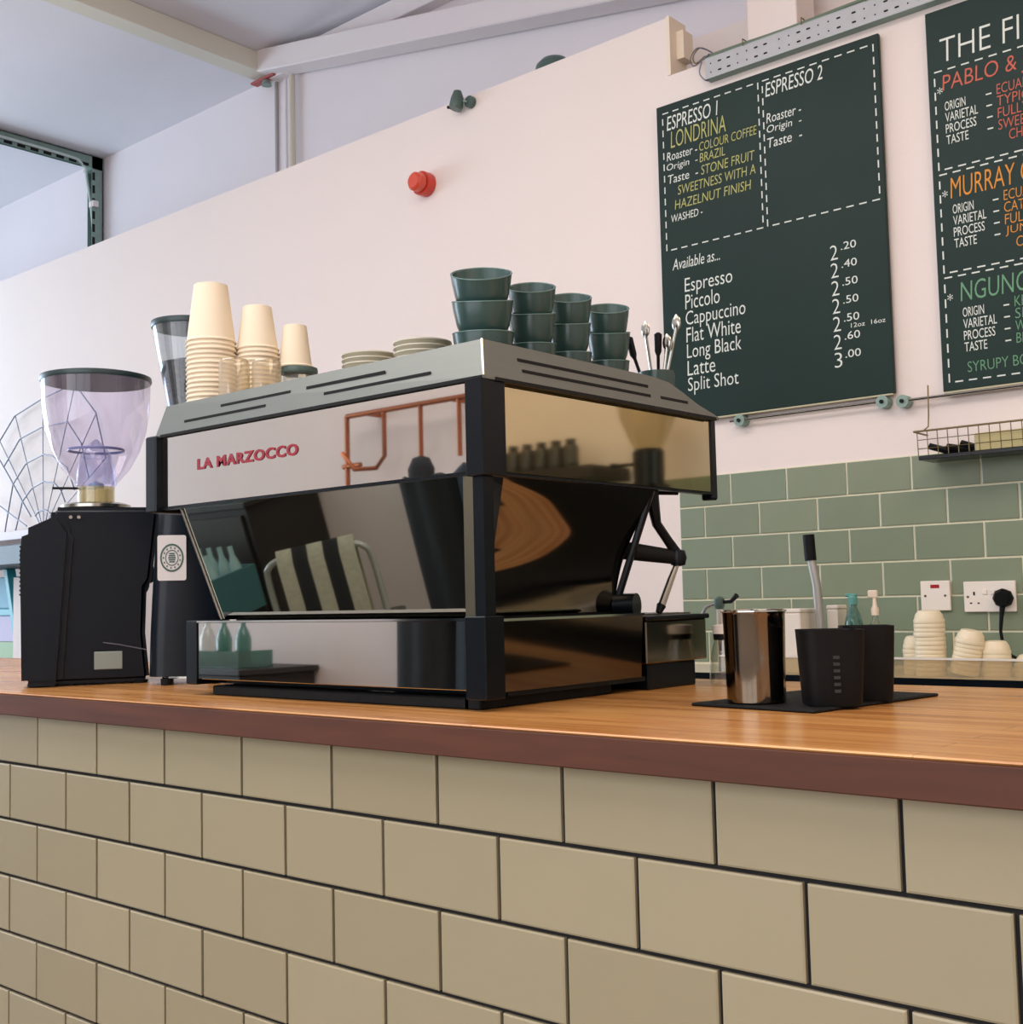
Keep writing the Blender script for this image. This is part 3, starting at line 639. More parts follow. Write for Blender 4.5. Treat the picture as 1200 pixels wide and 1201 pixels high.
# ---------------------------------------------------------------- on the back wall
def dashes(parent, pts, y, m, name='dashed_border', L=.022, G=.016, w_=.0042):
    k = MB()
    for (x0, z0), (x1, z1) in zip(pts, pts[1:]):
        D = math.hypot(x1-x0, z1-z0); n = max(1, int(D/(L+G))); ux, uz = (x1-x0)/D, (z1-z0)/D; st = D/n
        for i in range(n):
            a, b = i*st, i*st+st*.58; nx, nz = -uz*w_/2, ux*w_/2
            P = [(x0+ux*a+nx, z0+uz*a+nz), (x0+ux*b+nx, z0+uz*b+nz), (x0+ux*b-nx, z0+uz*b-nz), (x0+ux*a-nx, z0+uz*a-nz)]
            k.add([(p[0], y, p[1]) for p in P], [(0, 3, 2, 1)])
    return k.build(name, m, parent, smooth=0)
BY = 2.326
cb = thing('chalkboard_menu', 'green-black chalkboard with espresso drinks and prices', 'chalkboard', (0, 0, 0))
MB().box((-.160, BY, 1.782), (.647, BY+.014, 2.882)).build('board', CHALKB, cb, smooth=0, bevel=.002)
TY = BY-.0012
dashes(cb, [(.236, 2.372), (-.134, 2.372), (-.134, 2.852), (.236, 2.852), (.236, 2.372)], TY, CHW)
dashes(cb, [(.252, 2.372), (.252, 2.852), (.630, 2.852), (.630, 2.372), (.252, 2.372)], TY, CHW)
W = lambda *a, **k: write(cb, a[0], a[1], a[2], a[3], a[4], TY, a[5], **k)
W('ESPRESSO 1', -.118, 2.788, .085, 2.838, CHW, shear=.15)
W('LONDRINA', -.104, 2.724, .112, 2.782, CHY, shear=.1, offset=-.008)
for s_, x0, x1, z, m_, h in (('Roaster -', -.122, .0, 2.682, CHW, .03), ('COLOUR COFFEE', .008, .226, 2.684, CHY, .03), ('Origin  -', -.124, .0, 2.642, CHW, .03), ('BRAZIL', .008, .106, 2.646, CHY, .03),
        ('Taste  -', -.120, .0, 2.602, CHW, .03), ('STONE FRUIT', .012, .215, 2.602, CHY, .032), ('SWEETNESS WITH A', -.082, .216, 2.556, CHY, .032),
        ('HAZELNUT FINISH', -.096, .198, 2.508, CHY, .032), ('WASHED -', -.112, .012, 2.466, CHW, .026)):
    W(s_, x0, z, x1, z+h, m_, shear=.12, offset=-.006 if m_ is CHY else 0)
W('ESPRESSO 2', .262, 2.795, .462, 2.842, CHW, shear=.15)
for s_, x1, z in (('Roaster -', .385, 2.708), ('Origin  -', .385, 2.668), ('Taste  -', .385, 2.626)): W(s_, .262, z, x1, z+.032, CHW, shear=.12)
W('Available as...', -.114, 2.300, .072, 2.338, CHW, shear=.2)
for i, (s_, x1, d) in enumerate((('Espresso', .116, -.012), ('Piccolo', .066, 0), ('Cappuccino', .160, -.012), ('Flat White', .140, 0), ('Long Black', .140, -.012), ('Latte', .040, 0), ('Split Shot', .125, -.010))):
    z = 2.214-.0565*i
    W(s_, -.068, z+d, x1, z+.050, CHW, shear=.04, offset=-.004)
for i, (a, b) in enumerate((('2', '.20'), ('2', '.40'), ('2', '.50'), ('2', '.50'), ('2', '.50'), ('2', '.60'), ('3', '.00'))):
    z = 2.217-.0558*i
    W(a, .462, z, .487, z+.046, CHW, offset=-.01); W(b, .498, z+.026, .548, z+.050, CHW)
W('12oz  16oz', .520, 1.998, .630, 2.012, CHW)
cb2 = thing('filter_chalkboard', 'green-black chalkboard of filter coffees at right edge, coloured chalk names', 'chalkboard', (0, 0, 0))
MB().box((.792, BY, 1.765), (1.60, BY+.014, 2.890)).build('board', CHALKB, cb2, smooth=0, bevel=.002)
W = lambda *a, **k: write(cb2, a[0], a[1], a[2], a[3], a[4], TY, a[5], **k)
W('THE FILTERS', .832, 2.728, 1.28, 2.800, CHW, offset=-.012, shear=.05)
for zt, zb in ((2.705, 2.412), (2.398, 2.108), (2.094, 1.790)):
    dashes(cb2, [(.812, zb), (.812, zt), (1.56, zt), (1.56, zb), (.812, zb)], TY, CHW)
for zt, nm, x0, x1, m_, vals, xs, h in ((2.705, 'PABLO & JAIRO', .834, 1.20, CHR, ('ECUADOR', 'TYPICA', 'FULLY WASHED', 'SWEET ORANGE', 'CHOCOLATE'), .986, .055),
                                   (2.398, 'MURRAY COOPER', .842, 1.22, CHO, ('ECUADOR', 'CATURRA', 'FULLY WASHED', 'JUNIPER', 'CARAMEL'), .990, .055),
                                   (2.094, 'NGUNGURU', .856, 1.15, CHG, ('KENYA', 'SL28', 'WASHED', 'BLACKCURRANT'), 1.004, .050)):
    W('*', .818, zt-.068, .834, zt-.048, CHW)
    W(nm, x0, zt-.076, x1, zt-.076+h+.006, m_, shear=.08, offset=-.006)
    for i, s_ in enumerate(('ORIGIN', 'VARIETAL', 'PROCESS', 'TASTE')):
        z = zt-.122-.0335*i; x = x0+.004
        W(s_, x, z, x+(.060, .094, .088, .064)[i], z+.027, CHW)
        W('-', xs-.030, z+.012, xs-.014, z+.016, CHW)
    for i, s_ in enumerate(vals):
        z = zt-.116-.0345*i; xo = .028 if i == 4 else 0
        W(s_, xs+xo, z, xs+xo+len(s_)*.0185, z+.029, m_, offset=-.008, shear=.06)
W('SYRUPY BODY', .866, 1.812, 1.08, 1.842, CHG, offset=-.01)
MB().box((-.155, BY-.002, 1.7765), (.642, BY+.012, 1.7815)).build('ledge_highlight', mat('board_ledge_highlight', 'b9b292', .6), cb, smooth=0)  # pale strip paints the highlight along the board's bottom edge
MB().box((.797, BY-.002, 1.7595), (1.60, BY+.012, 1.7645)).build('ledge_highlight', MATS['board_ledge_highlight'], cb2, smooth=0)
# clear sheen disc knobs and rails holding the boards
def rail_(x0, x1, z, label, knobs):
    t = thing('board_rail', label, 'rail', (0, 0, 0))
    MB().tube([(x0, BY-.004, z), (x1, BY-.004, z)], .0045, 8).build('rod', STEEL, t)
    for kx in knobs:
        MB().tube([(kx, WB-.001, z-.002), (kx, BY-.014, z-.002)], .019, 20).build('mount', GALVG, t)
        MB().tube([(kx, BY-.014, z-.002), (kx, BY-.020, z-.002)], .006, 10).build('screw', BLACKM, t)
    return t
rail_(.09, .628, 1.760, 'thin steel rail under the espresso menu chalkboard', (.128, .612))
rail_(.655, 1.75, 1.754, 'thin steel rail under the filter chalkboard', (.674, 1.68))
# wire basket hanging on the right rail
bk = thing('wire_basket', 'brass wire basket with black tray hung from the rail', 'basket', (0, 0, 0))
YB0, YB1 = WB-.13, WB-.02
bx0, bx1, bz0, bz1 = .752, 1.50, 1.575, 1.645
k = MB(); k.tube([(bx0-.014, YB1, bz1), (bx0-.01, YB0, bz1), (bx1, YB0, bz1), (bx1, YB1, bz1)], .0028, 6).build('top_wire', BRASSW, bk)
k = MB()
for i in range(27):
    x = bx0+i*(bx1-bx0)/26; k.tube([(x, YB0, bz1), (x, YB0+.004, bz0)], .0014, 5)
for z in (bz0+.02, bz0+.045): k.tube([(bx0, YB0+.002, z), (bx1, YB0+.002, z)], .0012, 5)
tag(k.build('wire_mesh', BRASSW, bk), kind='stuff')
MB().box((bx0, YB0, bz0-.012), (bx1, YB1, bz0)).build('tray', mat('blue_black_tray', '1b2026', .25), bk, bevel=.002)
MB().tube([(.7495, BY-.004, 1.79), (.7495, BY-.010, 1.70), (.7495, YB1-.02, 1.668), (.738, YB1-.03, 1.655), (.756, YB0+.02, 1.648)], .0022, 6).build('hanger', BRASSW, bk)
MB().tube([(1.45, BY-.004, 1.79), (1.45, BY-.010, 1.70), (1.45, YB1-.02, 1.66)], .0022, 6).build('hanger', BRASSW, bk)
k = MB()
for i, (x, l) in enumerate(((.79, .06), (.84, .05), (.88, .045), (.93, .05))):
    k.tube([(x-.02, YB0+.04, bz0+.03-.006*(i % 2)), (x+l*.4, YB0+.045, bz0+.014), (x+l, YB0+.05, bz0+.010)], [.009, .010, .005], 8)
tag(k.build('clips', BLACKM, None), 'black clips lying in the left end of the wire basket', 'clips', kind='stuff')
tag(MB().box((.90, YB0+.03, bz0+.0005), (1.35, YB1-.02, bz0+.052)).build('napkin_pack', mat('cream_packet', 'c9bb86', .6), None, bevel=.004), 'cream packet lying inside the wire basket', 'packet')
# switch and socket
sw = thing('fused_switch', 'white square switch plate with red indicator on the tiles', 'switch', (.738, WB-.0095, 1.180))
MB().box((-.043, -.010, -.043), (.043, 0, .043)).build('plate', WHITE, sw, bevel=.002)
MB().box((-.013, -.0115, .022), (.013, -.0098, .032)).build('indicator', mat('red_indicator', 'a02028', .3), sw, bevel=.0008)
for x in (-.029, .029): MB().tube([(x, -.0101, .0), (x, -.0112, .0)], .0035, 10).build('screw', mat('screw_brass', '6d6048', .4, .6), sw)
so = thing('double_socket', 'white double socket plate with one black plug in it', 'socket', (.892, WB-.0095, 1.175))
MB().box((-.072, -.010, -.043), (.072, 0, .043)).build('plate', WHITE, so, bevel=.002)
for x0 in (-.042,):
    MB().box((x0-.003, -.0106, .004), (x0+.002, -.0099, .014)).build('pin_hole', DARKHOLE, so, smooth=0)
    for dx in (-.010, .011): MB().box((x0+dx-.003, -.0106, -.020), (x0+dx+.003, -.0099, -.016)).build('pin_hole', DARKHOLE, so, smooth=0)
for x in (-.012, .010): MB().box((x-.006, -.0135, .006), (x+.006, -.0099, .020)).build('rocker', WHITE, so, bevel=.001)
MB().tube([(-.060, -.0101, 0), (-.060, -.0112, 0)], .0035, 10).build('screw', BRASSW, so)
pg = thing('plug', 'black round mains plug in the double socket, cord hanging', 'plug', (.933, WB-.020, 1.170))
MB().tube([(0, 0, 0), (0, -.018, 0), (0, -.030, -.002)], [.026, .027, .020], 8).build('plug_body', BLACKM, pg)
MB().tube([(0, -.020, -.024), (-.003, -.022, -.05), (-.008, -.020, -.09), (-.004, -.018, -.13), (.012, -.016, -.155), (.035, -.016, -.168), (.09, -.016, -.175)], [.008, .006, .0045, .0045, .0045, .0045, .0045], 10).build('cord', BLACKM, pg)
jg = thing('hanging_cloth', 'cream cloth corner hanging beside the socket at right edge', 'cloth', (1.02, WB-.03, 1.10))
MB().loft([[(-.030+.02*i, -.004, .085-.02*i), (.10, -.004, .10), (.10, .004, .10), (-.030+.02*i, .004, .085-.02*i)] for i in (0, .6)][:1]+[[(-.004, -.008, -.06), (.10, -.004, -.07), (.10, .004, -.07), (-.004, .004, -.06)]]).build('cloth', PAPERC, jg, smooth=0)

# perforated steel channel with cables
ch = thing('cable_channel', 'perforated grey steel cable channel above the chalkboards', 'cable tray', (0, 0, 0))
cx0, cx1, cz0, cz1, cy = .048, 2.3, 2.917, 2.987, WB-.036
k = MB(); k.box((cx0, cy, cz0), (cx1, cy+.0015, cz1)).build('face', GALV, ch, smooth=0)
MB().box((cx0, cy, cz0-.0015), (cx1, WB-.002, cz0)).build('flange', GALVG, ch, smooth=0)
MB().box((cx0, cy-.001, cz1), (cx1, cy+.012, cz1+.0015)).build('flange', GALVG, ch, smooth=0)
i = 0; x = cx0+.022
while x < 1.3:
    lng = (i % 4) in (1, 2)
    for z in (cz0+.018, cz0+.048):
        hw = .007 if lng else .0025
        MB().prism(rrect(x, z, hw, .0028, .0025, 2), 'y', cy-.0006, cy+.0003).build('slot_hole', DARKHOLE, ch, smooth=0)
    x += .034 if not (i % 7 == 6) else .05; i += 1
def cable(pts, r, m, label, grp='cables on the channel', name='cable'):
    return tag(MB().tube(pts, r, 8).build(name, m, None), label, 'cable', grp)
def spline(pts, n=8):
    P = [Vector(p) for p in pts]; P = [P[0]]+P+[P[-1]]; out = []
    for a in range(1, len(P)-2):
        for i in range(n):
            t = i/n; p0, p1, p2, p3 = P[a-1], P[a], P[a+1], P[a+2]
            out.append(.5*((2*p1)+(p2-p0)*t+(2*p0-5*p1+4*p2-p3)*t*t+(3*p1-p0-3*p2+p3)*t**3))
    out.append(P[-2]); return out
cable([(x_, cy+.012+.002*math.sin(x_*9), cz1+.010+.0025*math.sin(x_*13)) for x_ in [cx0-.01+.08*i for i in range(29)]], .006, mat('grey_green_cable', '6f7c68', .6), 'thick grey-green cable lying along the channel top')
cable([(x_, cy+.024+.002*math.sin(x_*7), cz1+.012+.003*math.sin(x_*11+1)) for x_ in [cx0+.02+.08*i for i in range(28)]], .005, mat('grey_cable', '8a8a7c', .6), 'thinner grey cable behind the thick one on channel')
lp = [(cx0+.03, cy+.01, cz1+.012), (cx0+.0, cy+.004, cz1+.035), (cx0-.03, cy, cz1+.046), (cx0-.055, cy, cz1+.020), (cx0-.045, cy, cz1-.010), (cx0-.012, cy, cz1-.002), (cx0+.015, cy+.006, cz1+.016)]
cable(spline(lp), .0022, WIRE, 'loose cable loop curling off the left end of the channel')
cable(spline([(p[0]+.008, p[1]+.004, p[2]-.008+.004*i_) for i_, p in enumerate(lp)][:6]), .0022, BRASSW, 'second brown cable loop inside the first at the channel end')
cable(spline([(cx0-.012, cy, cz1-.005), (cx0-.022, cy, cz1-.04), (cx0-.008, cy+.004, cz0+.004), (cx0+.006, cy+.01, cz0-.004)]), .0022, WIRE, 'thin cable curving down past the left end of channel')
for x_ in (.195, .405, .62, .83): tag(MB().tube([(x_, cy-.004, cz1-.002), (x_, cy-.004, cz1+.02), (x_, cy+.034, cz1+.02)], .002, 6).build('cable_tie', BRASSW, ch))

# alarm beacon
al = thing('alarm_beacon', 'small round red alarm beacon on the white wall', 'alarm', (-1.300, WB-.001, 2.896))
MB().tube([(0, 0, 0), (0, -.040, 0)], .049, 28).build('base', REDL, al)
MB().tube([(0, -.045, 0), (0, -.075, -.002), (0, -.085, -.002)], [.040, .038, .028], 28).build('lens', mat('red_lens', 'd8523c', .12), al)
# spot lamps on top of the wall
sl = thing('spot_lamp', 'green-grey spotlight clipped to the wall top left of centre', 'lamp', (-1.06, WB-.0095, 3.158)); sl.scale = (.52, .52, .52)
MB().tube([(.03, .018, .02), (.03, -.018, .02)], .045, 20).build('mount', LAMPG, sl)
MB().tube([(.015, -.02, .02), (-.05, -.05, .045)], .009, 10).build('arm', GALVG, sl)
k = MB().tube([(-.055, -.05, .115), (-.058, -.05, .06), (-.068, -.055, -.0), (-.075, -.06, -.025)], [.030, .050, .054, .050], 24).build('shade', LAMPG, sl)
MB().tube([(-.105, -.075, -.005), (-.130, -.085, -.0)], .012, 10).build('knob', BLACKM, sl)
MB().tube(spline([(.02, .02, .055), (.05, .03, .075), (.09, .04, .085)]), .003, 6).build('cable', WIRE, sl)
dm = thing('dome_lamp', 'dark green dome lampshade peeping over the wall top', 'lamp', (-.725, WB+.13, 3.155))
MB().lathe([(.080, .0), (.082, .06), (.072, .105), (.05, .128), (.02, .138), (.002, .140)], 28).build('shade', LAMPG, dm)
MB().tube([(0, 0, .01), (0, .2, .01), (0, .35, .0)], .01, 8).build('arm', LAMPG, dm)

# cable tray on ceiling and rear wall, far left
tr = thing('cable_tray', 'green-grey perforated tray bending from ceiling down the rear wall', 'cable tray', (0, 0, 0))
tx = -4.94
def tray_leg(a, b, nrm, wd):   # flat channel from a to b
    a, b, nrm = Vector(a), Vector(b), Vector(nrm); d = (b-a).normalized(); sd = Vector((1, 0, 0))
    k = MB()
    def slab_(o0, o1, n0, n1):
        P = [a+sd*o0+nrm*n0, a+sd*o1+nrm*n0, a+sd*o1+nrm*n1, a+sd*o0+nrm*n1]
        k.loft([[tuple(p) for p in P], [tuple(p+(b-a)) for p in P]])
    slab_(-wd/2, wd/2, 0, .004); slab_(-wd/2, -wd/2+.004, 0, .045); slab_(wd/2-.004, wd/2, 0, .075)
    return k
tray_leg((tx, 0.2, 4.112), (tx, 2.985, 4.112), (0, 0, -1), .11).build('tray_run', GALVG, tr, smooth=0)
tray_leg((tx, 2.985, 4.11), (tx, 2.985, 2.9), (0, -1, 0), .11).build('tray_run', GALVG, tr, smooth=0)
for i in range(22):
    y = 2.86-.085*i
    MB().box((tx-.0575, y-.026, 4.076), (tx-.0552, y+.026, 4.102)).build('slot_hole', DARKHOLE, tr, smooth=0)
    MB().box((tx+.0552, y-.026, 4.039), (tx+.0566, y+.026, 4.058)).build('slot_hole', DARKHOLE, tr, smooth=0)
MB().box((tx-.055, 2.915, 4.03), (tx+.055, 2.99, 4.112)).build('corner_plate', GALVG, tr, smooth=0)
for i in range(12):
    z = 3.98-.085*i
    MB().box((tx+.0552, 2.912, z-.026), (tx+.0566, 2.930, z+.026)).build('slot_hole', DARKHOLE, tr, smooth=0)
    for sx_ in (1,): MB().box((tx+sx_*.030-.009, 2.9795, z-.026), (tx+sx_*.030+.009, 2.9808, z+.026)).build('slot_hole', DARKHOLE, tr, smooth=0)
cable(spline([(tx+.066, .2, 4.066), (tx+.066, 1.6, 4.066), (tx+.066, 2.65, 4.066), (tx+.05, 2.84, 4.045), (tx+.01, 2.90, 3.96), (tx-.005, 2.955, 3.6), (tx-.005, 2.955, 2.9)]), .009, mat('pale_cable', 'cfe0dc', .5), 'pale cable bending through the green-grey wall tray', None)
for p in ((tx+.02, 2.2, 4.066), (tx+.04, 2.93, 3.80), (tx+.045, 2.93, 3.33)): MB().box((p[0]-.03, p[1]-.02, p[2]-.02), (p[0]+.03, p[1]+.02, p[2]+.02)).build('clip', PAPER, tr, bevel=.004)

# wire fan rack on the wall, left
wf = thing('wire_fan_rack', 'grey wire fan-shaped rack on the white wall behind left grinder', 'wall rack', (0, 0, 0))
WY = 2.315
hub = (-4.365, 1.640)
tips = [(-4.8875, 2.2057), (-4.7003, 2.3378), (-4.3804, 2.3985), (-4.0234, 2.4388), (-3.80, 2.25), (-3.70, 2.0)]
for tx_, tz_ in tips:
    MB().tube([(hub[0], WY, hub[1]), (tx_, WY, tz_)], .003, 6).build('spoke', WIRE, wf)
arcs = [[(-4.8875, 2.2057), (-4.7004, 2.3378), (-4.3804, 2.3985), (-4.0234, 2.4388), (-3.80, 2.25), (-3.70, 2.0)],
        [(-4.8323, 2.0471), (-4.6372, 2.1949), (-4.379, 2.2364), (-4.0955, 2.2335), (-3.95, 2.10), (-3.87, 1.9)],
        [(-4.7161, 1.9363), (-4.5647, 2.0432), (-4.3583, 2.078), (-4.2624, 2.0591), (-4.10, 1.98), (-4.02, 1.85)],
        [(-4.6026, 1.8279), (-4.4934, 1.8939), (-4.357, 1.9222), (-4.233, 1.9026), (-4.1672, 1.8592), (-4.12, 1.79)],
        [(-4.4525, 1.7343), (-4.4136, 1.7562), (-4.3364, 1.7609), (-4.279, 1.7379)],
        [(-4.95, 2.16), (-4.886, 2.098), (-4.7581, 1.9799), (-4.6026, 1.8279), (-4.5017, 1.7325)],
        [(-4.98, 1.87), (-4.882, 1.8221), (-4.6931, 1.7393), (-4.5508, 1.6814)],
        [(-4.7161, 1.9363), (-4.80, 1.70), (-4.81, 1.66)], [(-4.6026, 1.8279), (-4.682, 1.6639)]]
for a in arcs: MB().tube([(x, WY-.004, z) for x, z in a], .0045, 6).build('wire_arc', WIRE, wf)
MB().tube([(-5.0, WY, 1.64), (-3.75, WY, 1.64)], .006, 6).build('base_wire', WIRE, wf)
for x in (-4.9, -4.36, -3.8): MB().tube([(x, WY, 1.64), (x, WB+.001, 1.64)], .006, 6).build('wall_stub', WIRE, wf)

# ledge and shelving against the far-left wall
MB().box((-6.2, 2.10, 1.585), (-3.9, WB-.001, 1.632)).build('wall_ledge', mat('white_ledge_paint', 'efe6ea', .6), None, smooth=0, bevel=.003)
tag(bpy.data.objects['wall_ledge'], 'long white wall ledge under the wire fan rack', 'ledge')
su = thing('shelf_unit', 'teal-legged shelf unit with grey top and plank shelf, far left', 'shelf unit', (0, 0, 0))
MB().box((-5.6, 1.78, 1.422), (-3.35, 2.09, 1.525)).build('top_box', GREYSH, su, bevel=.006)
MB().box((-5.6, 1.75, .862), (-3.2, 2.12, .91)).build('plank', PLANK, su, smooth=0, bevel=.003)
for x0, x1 in ((-4.20, -4.04), (-5.5, -5.4)):
    MB().prism([(x0, 1.422), (x0+.042, 1.422), (x1+.042, .91), (x1, .91)], 'y', 2.0, 2.05).build('leg', TEAL, su, smooth=0, bevel=.004)
    MB().box((x1-.02, 1.95, 0), (x1+.03, 2.0, .862)).build('leg', TEAL, su, smooth=0)
MB().box((-3.42, 2.0, .91), (-3.38, 2.05, 1.422)).build('leg', TEAL, su, smooth=0)
tag(MB().box((-3.985, 1.95, .9105), (-3.66, 1.965, 1.37)).build('white_board', PAPER, None, bevel=.002), 'white printed board standing on the plank shelf, far left', 'board')
def small_box(x0, x1, z0, z1, y0, y1, m, label, name, grp=None):
    return tag(MB().box((x0, y0, z0), (x1, y1, z1)).build(name, m, None, bevel=.004), label, 'box', grp)
small_box(-3.86, -3.75, 1.12, 1.19, 1.9445, 1.9495, mat('dark_card', '453c3c', .7), 'small dark card before the white board, far left', 'card')
bpy.data.objects['card']['category'] = 'card'; 
bpy.data.objects['card']['label'] = 'small dark card stuck on the white board, far left'; bpy.data.objects['card'].location.z = 0
small_box(-4.62, -4.12, .9105, 1.03, 2.055, 2.11, mat('pale_green_box', 'a9c9a4', .6), 'pale green box on the plank shelf behind teal leg', 'storage_box')
small_box(-4.60, -4.11, 1.0305, 1.17, 2.055, 2.11, mat('pale_lilac_box', 'cdc6e2', .6), 'pale lilac box on top of the pale green box', 'storage_box')
small_box(-4.60, -4.0, 1.1705, 1.21, 2.055, 2.11, TEAL, 'flat teal box stacked on the pale lilac box', 'storage_box')
small_box(-4.58, -4.05, 1.2105, 1.38, 2.055, 2.11, mat('sky_blue_box', '8fc7df', .6), 'sky blue box topmost of the far-left stack', 'storage_box')

# ---------------------------------------------------------------- the café side behind the photographer (seen in the polished panels)
cr = thing('coat_rack', 'copper pipe coat rack on the opposite wall, mirrored in the machine', 'coat rack', (0, 0, 0))
WF = -2.95
RX0, RX1, RY = -2.60, -1.2, -2.84
for a in ([(RX0, RY, 2.16), (RX1, RY, 2.16)], [(RX0, RY, 2.16), (RX0, RY, 1.80)], [(RX0-.03, RY, 1.90), (RX0+.10, RY, 1.90)]): MB().tube(a, .014, 10).build('copper_pipe', COPPER, cr)
for x in (-2.06, -1.80): MB().tube([(x, RY, 2.16), (x, RY, 1.88)], .012, 8).build('dropper', COPPER, cr)
for x in (-2.32,): MB().tube([(x, RY, 2.16), (x, RY, 1.93), (x-.04, RY+.02, 1.87), (x-.16, RY+.06, 1.87), (x-.24, RY+.07, 1.96)], .012, 8).build('hook', COPPER, cr)
for x in (-2.45, -1.85): MB().tube([(x, RY, 2.16), (x, WF+.003, 2.16)], .014, 10).build('wall_stub', COPPER, cr)
def coat(x, y, ztop, L, wd, m, label, seed):
    rnd = random.Random(seed); t = thing('hanging_coat', label, 'coat', (x, y, ztop), 0, 'coats on the copper rack')
    rings = []; n = 36
    for i in range(15):
        f = i/14; z = -L*f
        r = wd*(.25+.75*min(1, f*5)**.6)*(1+.25*f); d = .55
        ph = [rnd.uniform(0, 6.28) for _ in range(2)] if i == 0 else ph
        rings.append([((r*(1+.09*math.sin(5*a+ph[0]+f*2)+.05*math.sin(9*a+ph[1]-f*3)))*math.cos(a), r*d*(1+.12*math.sin(7*a+ph[1]))*math.sin(a), z) for a in [2*PI*j/n for j in range(n)]])
    MB().loft(rings).build('coat_body', m, t, smooth=80)
    for sgn in (-1, 1):
        MB().tube([(sgn*wd*.55, 0, -.08), (sgn*wd*1.05, .02, -.16), (sgn*wd*1.22, .03, -.38), (sgn*wd*1.18, .05, -.62)], [.05, .065, .058, .05], 12).build('sleeve', m, t, smooth=80)
    MB().loft([[(wd*.42*math.cos(a)*k_, .02+wd*.34*math.sin(a)*k_, z) for a in [2*PI*j/20 for j in range(20)]] for k_, z in ((1, -.10), (1.1, -.02), (.7, .03), (.2, .04))]).build('hood', m, t, smooth=80)
    return t
coat(-1.86, -2.66, 1.83, 1.78, .15, COATD, 'dark hooded coat on the left hook of the copper rack', 1)
coat(-1.46, -2.64, 1.86, 1.80, .15, COATC, 'dark checked coat hanging beside the hooded coat', 2)
coat(-1.05, -2.66, 1.84, 1.78, .15, COATD, 'long dark coat hanging at the right end of the rack', 3)
# chair with striped throw
chn = thing('cafe_chair', 'grey metal tube chair with a striped throw over its back', 'chair', (-1.60, -1.75, 0), math.radians(-38)); chn.scale = (.98, .98, .93)
CW = .21
for sgn in (-1, 1):
    MB().tube(spline([(sgn*CW, .20, .0), (sgn*CW, .21, .42), (sgn*CW, .22, .78), (sgn*CW*.9, .23, .86), (sgn*CW*.6, .23, .885)]), .013, 10).build('back_post', mat('pale_chair_tube', 'a9b0ac', .3, .4), chn)
    MB().tube([(sgn*CW, -.20, 0), (sgn*CW*.9, -.18, .44)], .013, 10).build('leg', MATS['pale_chair_tube'], chn)
MB().loft([ring3(rrect(0, 0, .22, .21, .05), z) for z in (.44, .47)]).build('seat', DARKW, chn)
MB().tube([(-CW*.62, .23, .885), (CW*.62, .23, .885)], .013, 10).build('top_rail', MATS['pale_chair_tube'], chn)
thr = thing('striped_throw', 'black and pale striped throw draped over the chair back', 'throw', (-1.60, -1.75, 0), math.radians(-38)); thr.scale = (.98, .98, .93)
for i in range(5):
    x0 = -.15+.062*i; mm_ = CREAMF if i % 2 == 0 else DARKF
    MB().loft([[(x0, .245, .48), (x0+.062, .245, .48), (x0+.062, .256, .48), (x0, .256, .48)], [(x0, .250, .86), (x0+.062, .250, .86), (x0+.062, .262, .86), (x0, .262, .86)], [(x0, .23, .905), (x0+.062, .23, .905), (x0+.062, .232, .918), (x0, .232, .918)],
              [(x0, .205, .86), (x0+.062, .205, .86), (x0+.062, .193, .86), (x0, .193, .86)], [(x0, .205, .49), (x0+.062, .205, .49), (x0+.062, .193, .49), (x0, .193, .49)]]).build('stripe', mm_, thr, smooth=60)
# sideboard with bottles and glasses
sb = thing('sideboard', 'dark wooden sideboard against the opposite wall under bottles', 'sideboard', (0, 0, 0))
MB().box((-4.9, -2.94, .06), (-3.0, -2.45, .84)).build('cabinet', DARKW, sb, bevel=.004)
MB().box((-4.93, -2.945, .84), (-2.97, -2.42, .87)).build('top', DARKW, sb, bevel=.003)
for i in range(3): MB().box((-4.86+i*.62, -2.449, .10), (-4.86+i*.62+.58, -2.432, .80)).build('door', mat('dark_wood_door', '332b26', .45), sb, bevel=.004)
for i in range(4): MB().box((-4.8+i*.5, -2.9, 0), (-4.76+i*.5, -2.86, .06)).build('leg', DARKW, sb, smooth=0)
for i, x in enumerate((-3.42, -3.27, -3.10)):
    t = thing('water_bottle', 'clear swing-top bottle, %s of three on the sideboard' % ('leftmost', 'middle', 'rightmost')[i], 'bottle', (x-.1, -2.62, .8705), 0, 'water bottles on the sideboard')
    MB().lathe([(.04, 0), (.043, .01), (.043, .15), (.03, .19), (.015, .22), (.014, .26)], 24, cap=False).build('bottle', GLASST if i else GLASS, t)
    MB().lathe([(.016, .26), (.017, .275), (.01, .285)], 16).build('stopper', BLACKM if i == 2 else WHITE, t)
tb = MB().lathe([(.034, 0), (.037, .01), (.04, .11), (.0385, .11), (.035, .012), (.001, .01)], 20).build('drinking_glass', GLASST, None, (-3.75, -2.55, .8705))
tag(tb, 'drinking glass in the rows on the sideboard', 'glass', 'drinking glasses on the sideboard')
for i in range(11):
    if i: dup(tb, (-3.75-.09*(i % 6), -2.55-.10*(i//6), .8705))
tag(MB().box((-3.62, -2.72, .871), (-3.08, -2.50, .876)).box((-3.62, -2.505, .876), (-3.08, -2.50, .96)).box((-3.085, -2.72, .876), (-3.08, -2.505, .96)).build('glass_tray', GLASST, None, smooth=0), 'clear tray around the water bottles on the sideboard', 'tray')
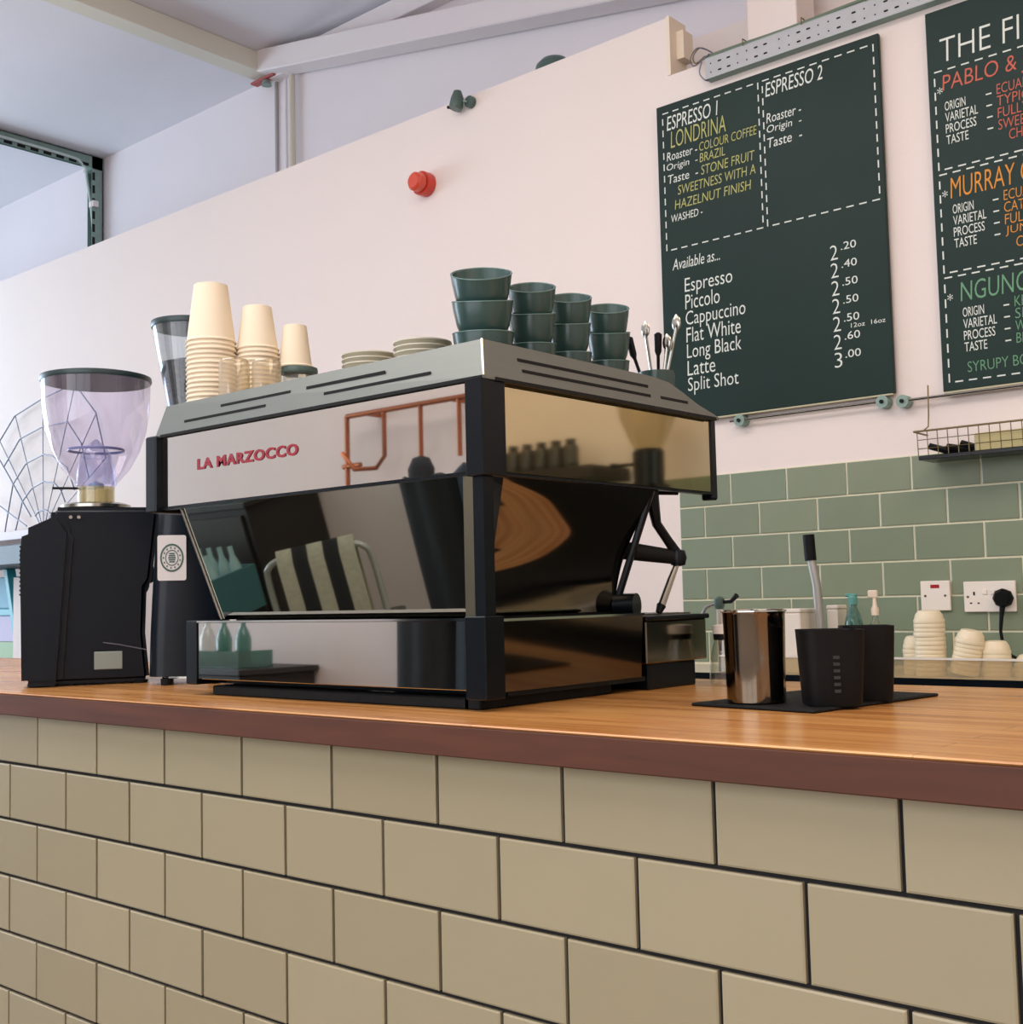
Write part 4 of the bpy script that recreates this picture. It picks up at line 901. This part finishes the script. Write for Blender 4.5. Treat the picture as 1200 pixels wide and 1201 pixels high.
# grinder and jars further along the back counter
g3 = thing('counter_grinder', 'black grinder with clear hopper on back counter, mirrored in side panel', 'grinder', (2.12, 2.12, BZ+.0005))
MB().loft([ring3(rrect(0, 0, a, b, .03), z) for a, b, z in ((.10, .13, 0), (.10, .13, .03), (.085, .11, .06), (.08, .10, .52), (.05, .06, .585))]).build('body', BLACK, g3)
MB().lathe([(.05, .585), (.052, .69), (.045, .70)], 28).build('collar', BLACK, g3)
MB().lathe([(.045, .70), (.06, .73), (.09, .80), (.105, .87), (.106, .88)], 36, cap=False).build('hopper', GLASSW, g3)
MB().lathe([(.108, .88), (.108, .89), (.002, .892)], 36).build('hopper_lid', BLACKM, g3)
MB().tube([(.04, -.01, .655), (.12, -.02, .655)], .006, 8).build('lever', BLACK, g3)
MB().lathe([(.012, 0), (.018, .006), (.012, .016)], 12, (.125, -.02, .647)).build('knob', BLACK, g3)
ws = thing('wall_shelf', 'dark shelf on right part of back wall holding dark jars', 'shelf', (0, 0, 0))
MB().box((2.35, 2.12, 1.60), (3.0, WB-.01, 1.645)).build('board', DARKW, ws, bevel=.003)
j0 = None
for i in range(7):
    lab = 'dark jar on the right wall shelf, %s in the row' % ('first', 'second', 'third', 'fourth', 'fifth', 'sixth', 'seventh')[i]
    if j0 is None:
        j0 = thing('spice_jar', lab, 'jar', (2.50, 2.2, 1.6455), 0, 'dark jars on the wall shelf')
        MB().lathe([(.026, 0), (.028, .004), (.028, .075), (.022, .085)], 20).build('jar', mat('dark_jar', '3c3a34', .2), j0)
        MB().lathe([(.018, .085), (.018, .105), (.002, .106)], 16).build('lid', BLACKM, j0)
    else: dup(j0, (2.50+.066*i, 2.2, 1.6455), lab)

# teal crates of bottles in front of the sideboard
cr0 = None
for i in range(6):
    pos = (-3.05-.42*(i % 3), -2.15+.0*(i % 2), .0+.36*(i//3))
    lab = 'teal bottle crate by the sideboard, %s of the %s row' % (('nearest the coats', 'middle', 'farthest')[i % 3], ('lower', 'upper')[i//3])
    if cr0 is None:
        cr0 = thing('bottle_crate', lab, 'crate', pos, 0, 'teal bottle crates')
        k = MB()
        for a, b in (((-.2, -.15, 0), (.2, .15, .02)), ((-.2, -.15, .02), (-.18, .15, .22)), ((.18, -.15, .02), (.2, .15, .22)), ((-.18, .13, .02), (.18, .15, .22)), ((-.18, -.15, .02), (.18, -.13, .22))): k.box(a, b)
        k.build('crate_body', mat('teal_crate_plastic', '3f6f72', .5), cr0, smooth=0)
        bt = MB().lathe([(.034, .021), (.035, .19), (.028, .24), (.013, .29), (.013, .335)], 14, (-.135, -.08, 0), cap=False).build('bottle', mat('pale_bottle_plastic', '9cc0c0', .25), cr0)
        for j in range(1, 8):
            o = bt.copy(); col.objects.link(o); o.location = (.09*(j % 4), .15*(j//4), 0)
    else: dup(cr0, pos, lab)
